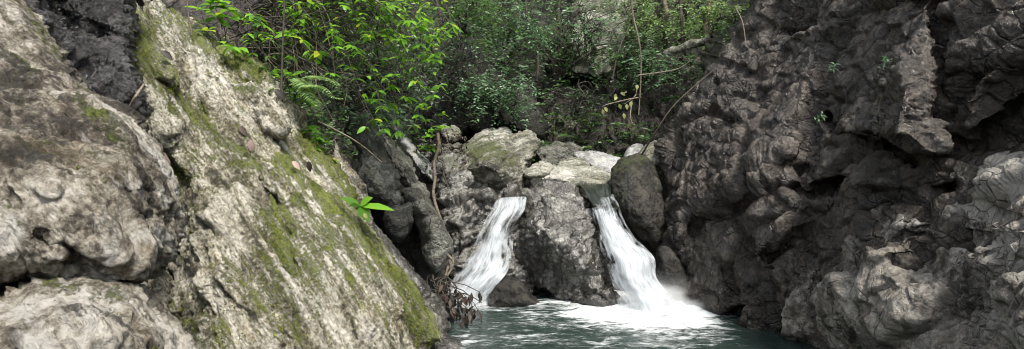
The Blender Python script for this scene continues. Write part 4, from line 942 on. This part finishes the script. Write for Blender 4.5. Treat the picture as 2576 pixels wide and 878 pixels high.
# tangle of bare arching stems
e = empty('bare_shrub', P(650, 120, 6), 'tangle of bare dark arching stems among the bright leaves', 'shrub'); tb = []
for k in range(80):
    a = P(g1.uniform(560, 860), g1.uniform(-60, 160), g1.uniform(5.5, 6.4)); b = P(g1.uniform(680, 1120), g1.uniform(0, 330), g1.uniform(5.2, 6.4))
    tb.append((arc(a, b, g1.uniform(-.1, .5), 14, .06, g1), g1.uniform(.004, .011), .002))
tubes('branch', tb, M['stem_dark'], e)
tb = [(arc(P(g1.uniform(600, 760), g1.uniform(0, 200), 5.7), P(g1.uniform(690, 900), g1.uniform(180, 340), 5.5), g1.uniform(.1, .5), 14, .06, g1), g1.uniform(.005, .012), .003) for k in range(16)]
tubes('dead_branch', tb, M['stem_pale'], e)
for pts, r, lab in (([(800, 305, 5.2), (850, 330, 5.2), (905, 362, 5.3), (960, 408, 5.4)], .009, 'thin bare twig curving across the hollow below the shrub'),
                    ([(706, 250, 5.0), (709, 180, 5.0), (712, 90, 5.0), (718, -40, 5.0)], .012, 'straight thin brown stem rising from the ridge into the leaves'),
                    ([(482, 90, 4.9), (474, 40, 4.9), (468, -30, 4.9)], .008, 'thin pale green vine stem at the top beside the sapling'),
                    ([(325, 278, 3.2), (340, 245, 3.15), (362, 212, 3.2)], .011, 'short brown stick lodged between boulder and slab'),
                    ([(1100, 335, 7.0), (1104, 370, 7.0), (1092, 410, 7.0), (1094, 450, 6.9), (1090, 490, 6.75), (1104, 540, 6.5), (1124, 590, 6.4), (1136, 630, 6.3), (1122, 690, 6.1), (1118, 730, 5.9)], .024, 'thick pale root snaking down the gully to the driftwood'),
                    ([(1105, 560, 6.35), (1108, 620, 6.2), (1140, 660, 6.1), (1120, 700, 6.0)], .022, 'thin forked root hanging below the thick pale one'),
                    ([(1585, -20, 9.0), (1592, 40, 9.0), (1608, 110, 8.9), (1612, 180, 8.9), (1606, 290, 8.8)], .018, 'pale hanging vine, the longest in front of the dark back wall'),
                    ([(1850, 20, 6.8), (1868, 60, 6.7), (1876, 118, 6.6)], .010, 'thin pale dead stem on the top of the dark cliff'),
                    ([(1610, 395, 8), (1650, 330, 7.6), (1700, 260, 7.4), (1790, 180, 7.2)], .014, 'dark root lying along the edge of the cliff'),
                    ([(1605, 190, 8.0), (1700, 175, 7.6), (1740, 150, 7.4)], .012, 'dark bare branch sticking out left from the cliff edge'),
                    ([(1540, 200, 10), (1555, 130, 10), (1585, 60, 10.2)], .02, 'slim dark stem rising by the back wall')):
    o = tubes('root' if 'root' in lab else 'vine' if 'vine' in lab else 'twig', [(px_line(pts), r, r * .55)], M['stem_mid'] if ('root' in lab or 'vine' in lab or 'dead stem' in lab) else M['stem_pale'] if ('pale' in lab or 'twig' in lab or 'stick' in lab) else M['stem_dark'], sides=7)
    tag(o, lab, o.name.split('.')[0])
# rock ledge on the right bank, built as a log-shaped tube
e = px_line([(1672, 138, 9.3), (1720, 118, 9.0), (1770, 104, 8.7), (1806, 96, 8.4)], 10)
V, Q = tube_arrays(e, .075, .05, 12); V = V + vnormals(V, Q) * (.03 * fbm(V * 6, 3))[:, None]
c0 = np.arange(12)[::-1][None]; c1 = (len(V) - 12 + np.arange(12))[None]
z0 = np.zeros(len(V)); tag(mesh_np('rock_ledge', V, [Q, c0, c1], M['boulder'], {'rc': V, 'moss': z0 + .4, 'stain_shade': z0 + .25, 'pale': z0}), 'mossy pinkish rock ledge, log-shaped, lying on the right bank under the trees', 'log')

# --- seedling on the slab
e = empty('seedling', P(908, 525, 4.55), 'seedling with five long bright leaves sprouting from the mossy slab edge', 'seedling')
ct = P(905, 517, 4.5)
tubes('stem', [(arc(P(908, 540, 4.62), ct, .01, 6, .02, g1), .006, .004)], M['stem_green'], e)
for (u, v, dd, wd, ti) in ((858, 500, 4.42, .075, .4), (935, 499, 4.45, .09, .7), (984, 533, 4.3, .075, .85), (924, 558, 4.35, .09, .3), (880, 520, 4.4, .06, .1)):
    tp = P(u, v, dd); d = tp - ct; L = np.linalg.norm(d)
    leaves('leaf', [ct], [d + np.array([0, 0, .12 * L])], [[.1, -.75, .8]], L * 1.03, wd, M['leaf_bright'], e, droop=.12, tint=ti)
yl = P(915, 536, 4.3); leaves('yellow_spot', [yl], [[.3, 0, -.5]], [[0, -1, .2]], .05, .03, M['leaf_yellow'], e, tint=.9)
# --- fern
e = empty('fern', P(740, 235, 5.1), 'feathery pale fern hanging over the hollow beside the ridge', 'fern')
for (a, b) in (((735, 205, 5.2), (830, 235, 4.9)), ((745, 225, 5.2), (860, 248, 5.0)), ((735, 215, 5.2), (800, 268, 4.95)), ((760, 200, 5.3), (850, 215, 5.0)), ((740, 190, 5.3), (790, 245, 5.0))):
    ln = arc(P(*a), P(*b), .05, 24, .02, g1); tg = unit(np.gradient(ln, axis=0)); sd = unit(np.cross(tg, [0, 0, 1.]))
    tubes('frond_stem', [(ln, .004, .0015)], M['stem_green'], e, 4)
    w = .10 * np.sin(np.linspace(.35, np.pi, 24)); pos = np.concatenate([ln, ln]); dr = np.concatenate([sd + tg * .4, -sd + tg * .4])
    leaves('frond', pos, dr, np.tile([0, -.5, 1.], (48, 1)) + g1.normal(0, .15, (48, 3)), np.r_[w, w] + .02, .022, M['leaf_pale'], e, hi=False)
# --- sprig with yellowish leaves
e = empty('hanging_sprig', P(1600, 240, 9), 'sprig with a few yellowish leaves hanging before the dark back wall', 'sprig'); tb = []; ps = []
for pts in ([(1612, 245, 8.9), (1580, 250, 8.8), (1530, 262, 8.7), (1515, 268, 8.7)], [(1600, 215, 8.9), (1598, 240, 8.9), (1570, 262, 8.8)], [(1590, 250, 8.9), (1585, 290, 8.8), (1590, 310, 8.8)], [(1575, 232, 8.9), (1560, 236, 8.8)]):
    tb.append((px_line(pts), .012, .006)); ps.append(P(*np.array(pts[1:]).T))
tubes('branch', tb, M['stem_pale'], e)
pos = np.concatenate([P(1561, 232, 8.75)[None], P(1550, 243, 8.75)[None], P(1556, 262, 8.75)[None], P(1575, 262, 8.75)[None], P(1568, 285, 8.75)[None], P(1588, 255, 8.8)[None], P(1520, 270, 8.7)[None], P(1548, 236, 8.8)[None], P(1602, 213, 8.8)[None], P(1580, 310, 8.8)[None], P(1515, 275, 8.7)[None]])
leaves('foliage', pos, g1.normal(0, .35, (len(pos), 3)) + np.array([0, 0, -1.]), np.tile([0, -1., .3], (len(pos), 1)), .09, .055, M['leaf_yellow'], e)
# --- wisps on the cliff
for (u, v, d, lab) in ((2095, 168, 4.5, 'small green tuft growing on the cliff left of the jutting block'), (2228, 152, 3.9, 'small green tuft growing on top of the jutting block'), (2062, 296, 4.7, 'pale little leaf tuft on the dark cliff, lowest of three')):
    n = 16; o = leaves('tuft', np.tile(P(u, v, d), (n, 1)) + g1.normal(0, .02, (n, 3)), g1.normal(0, .6, (n, 3)) + np.array([0, -.4, -.2]), np.tile([0, -1., .6], (n, 1)), .042, .016, M['leaf_cool'], hi=False); tag(o, lab, 'plant')

# --- dead leaves lying on the rocks
for (u, v, d, ang, L, m, lab) in ((630, 350, 4.38, (.1, 0, -1), .11, 'leaf_mauve', 'pale pinkish dead leaf lying on the slab below the darker one'), (600, 318, 4.4, (.6, 0, -.6), .10, 'leaf_dead', 'dark curled dead leaf on the slab just above the pinkish one'),
    (395, 375, 2.95, (.35, 0, -1), .16, 'leaf_mauve', 'long brown dead leaf stuck in the crevice beside the big boulder'), (435, 455, 2.85, (.2, 0, -1), .10, 'leaf_dead', 'dark dead leaf at the lower end of the boulder crevice'),
    (695, 262, 4.85, (.1, 0, -1), .17, 'leaf_dead', 'dark dead leaf hanging on the ridge near the straight stem'), (735, 405, 4.45, (.5, 0, -.5), .09, 'leaf_mauve', 'grey-mauve curled dead leaf on the slab edge by the seedling side'),
    (775, 405, 4.45, (.2, 0, -1), .09, 'leaf_dead', 'small dark dead leaf at the slab edge'), (690, 225, 4.85, (.5, 0, -.4), .12, 'leaf_dead', 'brown dead leaf lying on the ridge top'), (405, 128, 4.1, (.6, 0, -.4), .10, 'leaf_dead', 'small rusty dead leaf near the top of the slab')):
    o = leaves('dead_leaf', [P(u, v, d)], [ang], [[.3, -1, .6]], L, L * .5, M[m], fold=.5, droop=.3); tag(o, lab, 'leaf', 'dead leaves on the rocks')
n = 420; u = g1.uniform(1050, 1175, n); v = g1.uniform(335, 425, n); d = 8.2 - (v - 366) * .012 + g1.normal(0, .12, n)
tag(leaves('leaf_litter', P(u, v, d), g1.normal(0, 1, (n, 3)), g1.normal(0, .4, (n, 3)) + [0, -.5, 1], .06, .03, M['leaf_dead'], hi=False), kind='stuff')
# --- driftwood with hanging dead leaves
e = empty('driftwood', P(1130, 770, 5.6), 'dark dead branch caught at the pool edge, hung with wilted leaves', 'driftwood'); tb = []; ends = []
for k in range(26):
    a = P(g1.uniform(1075, 1125), g1.uniform(690, 750), g1.uniform(5.6, 6.0)); b = P(g1.uniform(1090, 1205), g1.uniform(745, 800), g1.uniform(5.45, 5.8))
    ln = arc(a, b, g1.uniform(0, .07), 10, .08, g1); tb.append((ln, g1.uniform(.005, .011), .003)); ends += [ln[-1], ln[7], ln[5]]
tb.append((px_line([(1140, 742, 5.7), (1165, 738, 5.65), (1190, 748, 5.6), (1212, 762, 5.6)]), .008, .004))
tubes('branch', tb, M['stem_dark'], e)
ends = np.array(ends); ends = np.concatenate([ends, ends + g1.normal(0, .03, ends.shape)])
leaves('dead_foliage', ends, g1.normal(0, .3, ends.shape) + [0, 0, -1.], g1.normal(0, .5, ends.shape) + [0, -1., 0], .085, .035, M['leaf_dead'], e, droop=.1)

# --- trees and bushes of the far bank
def bush(label, u, v, ru, rv, d, rd, nspray, leafL, mat, rng, name='bush', trunks=3, foot=None, group=None, stemmat=None, cat='bush', nl=16):
    foot = foot or (u, v + rv, d + rd)
    fb = P(*foot); e = empty(name, fb, label, cat, group); A = [[], [], []]; tb = []
    cs = []
    hubs = []
    for k in range(trunks):
        f = fb + rng.normal(0, .15, 3) * [1, 1, .2]; tp = P(u + rng.uniform(-.7, .7) * ru, v - rv * rng.uniform(.2, 1.1), d + rng.uniform(-.5, .5) * rd)
        ln = arc(f, tp, 0, 14, .06, rng); tb.append((ln, rng.uniform(.02, .045), .008)); hubs += list(ln[4:])
    hubs = np.array(hubs)
    clump = rng.normal(0, 1, (7, 3)) * .5
    for k in range(nspray):
        while True:
            p = rng.uniform(-1, 1, 3)
            if (p ** 2).sum() < 1: break
        if rng.random() < .65: p = .45 * p + clump[rng.integers(7)]
        c = P(u + p[0] * ru, v + p[1] * rv, d + p[2] * rd)
        h = hubs[np.argmin(((hubs - c) ** 2).sum(-1) + rng.random(len(hubs)) * .3)]
        tb.append((arc(h, c, .05, 5, .06, rng), .008, .003))
        dr = unit(np.array([rng.normal(0, 1), rng.normal(-.5, .7), rng.normal(-.25, .35)])); L = leafL * rng.uniform(4, 8)
        t = np.linspace(0, 1, nl); ln = c + dr * t[:, None] * L - np.array([0, 0, .35 * L]) * (t ** 2)[:, None]
        sd = unit(np.cross(dr, [0, 0, 1.])); sg = np.where(np.arange(nl) % 2, 1, -1)[:, None]
        A[0].append(ln); A[1].append(sd * sg + dr * .55 + rng.normal(0, .3, (nl, 3))); A[2].append(np.tile([0, -.45, 1.], (nl, 1)) + rng.normal(0, .35, (nl, 3)))
    tubes('trunk', tb, stemmat or M['stem_dark'], e, 4)
    pos = np.concatenate(A[0]); Ln = leafL * rng.uniform(.6, 1.2, len(pos))
    leaves('crown', pos, np.concatenate(A[1]), np.concatenate(A[2]), Ln, Ln * .45, mat, e, hi=False, fold=.15, droop=.15)
    return e
GB = 'trees and bushes on the far bank'
g2 = np.random.default_rng(21)
for a in (('blue-green small-leaved bush hanging beside the dark back wall, the fullest', 1270, 225, 95, 90, 9.0, .5, 120, .07, 'leaf_cool'),
          ('sparse cool green bush just left of the fullest one', 1185, 190, 55, 80, 9.0, .4, 36, .07, 'leaf_cool'),
          ('dark bush in the shade right of the bright shrubs', 1110, 130, 80, 110, 8.8, .6, 60, .075, 'leaf_dark'),
          ('dark leafy tree at the top edge above the dark bush', 1160, 20, 110, 70, 9.6, .7, 90, .085, 'leaf_mid'),
          ('mid green tree at the top edge left of the pale rock face', 1300, 40, 110, 80, 10.5, .8, 120, .085, 'leaf_cool'),
          ('loose bush before the left side of the pale rock face', 1395, 100, 60, 80, 11, .6, 50, .08, 'leaf_mid'),
          ('thin greyish tree in front of the pale rock face', 1490, 60, 100, 90, 10.6, .5, 80, .075, 'leaf_cool'),
          ('pale green tree right of the pale rock face', 1590, 40, 60, 80, 12, .8, 70, .085, 'leaf_pale'),
          ('pale sunlit tree above the fallen log', 1690, 45, 80, 70, 10.5, .8, 100, .08, 'leaf_pale'),
          ('light green bush left of the fallen log', 1625, 130, 55, 55, 10.2, .5, 60, .075, 'leaf_cool'),
          ('bright green tree at the top between log and cliff', 1780, 30, 80, 60, 9.6, .7, 90, .085, 'leaf_pale'),
          ('low bush under the fallen log', 1690, 165, 65, 35, 8.9, .35, 40, .07, 'leaf_cool'),
          ('dark bush on the crest of the cliff', 1840, 70, 50, 60, 8.2, .4, 46, .07, 'leaf_mid'),
          ('dark understorey bush behind the arching stems', 930, 150, 140, 130, 7.4, .5, 90, .085, 'leaf_dark'),
          ('deep shaded bush behind the ridge top', 690, 60, 110, 100, 6.8, .4, 60, .085, 'leaf_dark'),
          ('broad shaded bush filling the gap above the rock spurs', 980, 230, 110, 80, 7.6, .4, 80, .08, 'leaf_dark'),
          ('shaded bush high behind the bright shrub crown', 860, 30, 180, 80, 7.6, .5, 110, .085, 'leaf_mid'),
          ('straggly dark bush before the deepest part of the back wall', 1470, 250, 90, 50, 10.0, .3, 40, .07, 'leaf_dark'),
          ('pale-leaved low bush in the hollow under the shrubs', 900, 280, 90, 60, 6.6, .3, 26, .08, 'leaf_cool'),
          ('thin low bush on the slope right of the pale rock face', 1560, 150, 70, 40, 10.6, .5, 26, .07, 'leaf_mid')):
    lab, u, v, ru, rv, d, rd, n, ll, m = a
    bush(lab, u, v, ru, rv, d, rd, n, ll, M[m], g2, name='tree' if 'tree' in lab else 'bush', cat='tree' if 'tree' in lab else 'bush', group=GB)
e = empty('bare_shrub', P(1460, 190, 10.8), 'fan of bare dark stems at the foot of the pale rock face', 'shrub'); tb = []
for k in range(34):
    a = P(1440 + g2.normal(0, 30), 190, 10.8); b = P(1450 + g2.normal(0, 110), g2.uniform(10, 140), g2.uniform(10.2, 11.2)); tb.append((arc(a, b, .1, 10, .06, g2), g2.uniform(.010, .024), .005))
tubes('branch', tb, M['stem_dark'], e)
for k, (u0, v0, u1, d, r, lab) in enumerate(((1698, 80, 1620, 10.2, .05, 'leaning slim grey tree trunk above the rock ledge'), (1720, 130, 1715, 9.8, .035, 'upright slim trunk right behind the rock ledge'), (1670, 120, 1650, 10.4, .04, 'slim dark trunk left of the leaning one'),
     (1780, 90, 1772, 9.4, .05, 'mossy upright trunk near the cliff crest'), (1350, 190, 1320, 10.2, .03, 'slim dark trunk above the fullest bush'), (1420, 170, 1400, 11, .03, 'slim dark trunk left of the pale rock face'), (1110, 140, 1085, 9.0, .03, 'slim dark trunk over the black bank'))):
    e = empty('tree', P(u0, v0, d), lab, 'tree', 'slim trees on the far bank')
    tubes('trunk', [(arc(P(u0, v0 + 15, d), P(u1, -160, d + .3), 0, 14, .015, g2), r, r * .6)], M['stem_pale'] if 'grey' in lab or 'mossy' in lab else M['stem_dark'], e, 7)
    n = 220; c = P(u1, -200, d + .3); pos = c + g2.normal(0, .55, (n, 3)); leaves('crown', pos, g2.normal(0, 1, (n, 3)), g2.normal(0, .4, (n, 3)) + [0, 0, 1], .1, .045, M['leaf_mid'], e, hi=False)
# undergrowth covering the far bank
def on_ground(n, x0, x1, y0, y1):
    x = g2.uniform(x0, x1, n); y = g2.uniform(y0, y1, n); return np.stack([x, y, ground_height(x, y)], -1)
pos = []; dr = []
for c in on_ground(2600, -7, 6, 9.8, 16):
    k = 14; a = g2.uniform(0, 6.28); t = np.linspace(0, 1, k)[:, None]; d0 = np.array([math.cos(a), math.sin(a) - .6, .5]); L = g2.uniform(.4, .9)
    pos.append(c + d0 * t * L - np.array([0, 0, .5 * L]) * t ** 2 + np.array([0, 0, .2])); dr.append(np.where(np.arange(k)[:, None] % 2, 1, -1) * np.array([-d0[1], d0[0], 0]) + d0 * .5 + g2.normal(0, .3, (k, 3)))
pos = np.concatenate(pos); n = len(pos)
tag(leaves('undergrowth', pos, np.concatenate(dr), np.tile([0, -.5, 1.], (n, 1)) + g2.normal(0, .35, (n, 3)), .1 * g2.uniform(.6, 1.3, n), .045, M['leaf_mid'], hi=False), kind='stuff')

# moss cushions standing proud of the limestone
for nm, cnt in (('rock_slab', 9000), ('rock_ridge', 4000)):
    Vv, Nn, mo = ROCKS[nm]
    f = mo + .9 * fbm(Vv * 9, 3, .6, 61) + .35 * fbm(Vv * 30, 2, .5, 62) + .1
    ok = np.nonzero((f > .62) & (Nn[:, 1] < .3))[0]
    if len(ok) == 0: continue
    i = g2.choice(ok, cnt); p = Vv[i] + g2.normal(0, .006, (cnt, 3)); L = .009 * g2.uniform(.5, 1.5, cnt)
    tag(leaves('moss', p, Nn[i] + g2.normal(0, .5, (cnt, 3)), g2.normal(0, 1, (cnt, 3)), L, L * .7, M['moss_tuft'], hi=False, tint=np.clip(.5 + 1.2 * fbm(p * 6, 2, seed=66), 0, 1)), kind='stuff')
# ------------------------------------------------------------------ light, camera
w = bpy.data.worlds.new('World'); S.world = w; w.use_nodes = True
nt = w.node_tree; bg = nt.nodes['Background']
sky = nt.nodes.new('ShaderNodeTexSky'); sky.sky_type = 'NISHITA'; sky.sun_disc = False
SUN = Vector((.26, -.56, .95)).normalized()
sky.sun_elevation = math.asin(SUN.z); sky.sun_rotation = math.atan2(SUN.x, SUN.y)
hs = nt.nodes.new('ShaderNodeHueSaturation'); hs.inputs['Saturation'].default_value = .26   # thin cloud: a whiter sky
nt.links.new(sky.outputs[0], hs.inputs['Color']); nt.links.new(hs.outputs[0], bg.inputs[0]); bg.inputs[1].default_value = .135
ld = bpy.data.lights.new('sun', 'SUN'); ld.energy = 2.5; ld.angle = math.radians(12); ld.color = (1, .94, .85)
lo = bpy.data.objects.new('sun', ld); C.objects.link(lo); lo.rotation_euler = SUN.to_track_quat('Z', 'Y').to_euler(); lo.location = (2, -2, 12)
cd = bpy.data.cameras.new('camera'); cd.sensor_width = 36; cd.lens = 36 * F / 2575; cd.clip_end = 300; cd.clip_start = .05
co = bpy.data.objects.new('camera', cd); C.objects.link(co); co.location = (0, 0, EYE); co.rotation_euler = (math.radians(90), 0, 0)
S.camera = co
S.view_settings.view_transform = 'Standard'; S.view_settings.look = 'None'; S.view_settings.gamma = 1; S.view_settings.use_curve_mapping = False
S.view_settings.exposure = 1.42
S.cycles.max_bounces = 6; S.cycles.transparent_max_bounces = 16; S.cycles.use_denoising = True
S.cycles.pixel_filter_type = 'BLACKMAN_HARRIS'; S.cycles.filter_width = 1.0
S.cycles.volume_bounces = 2
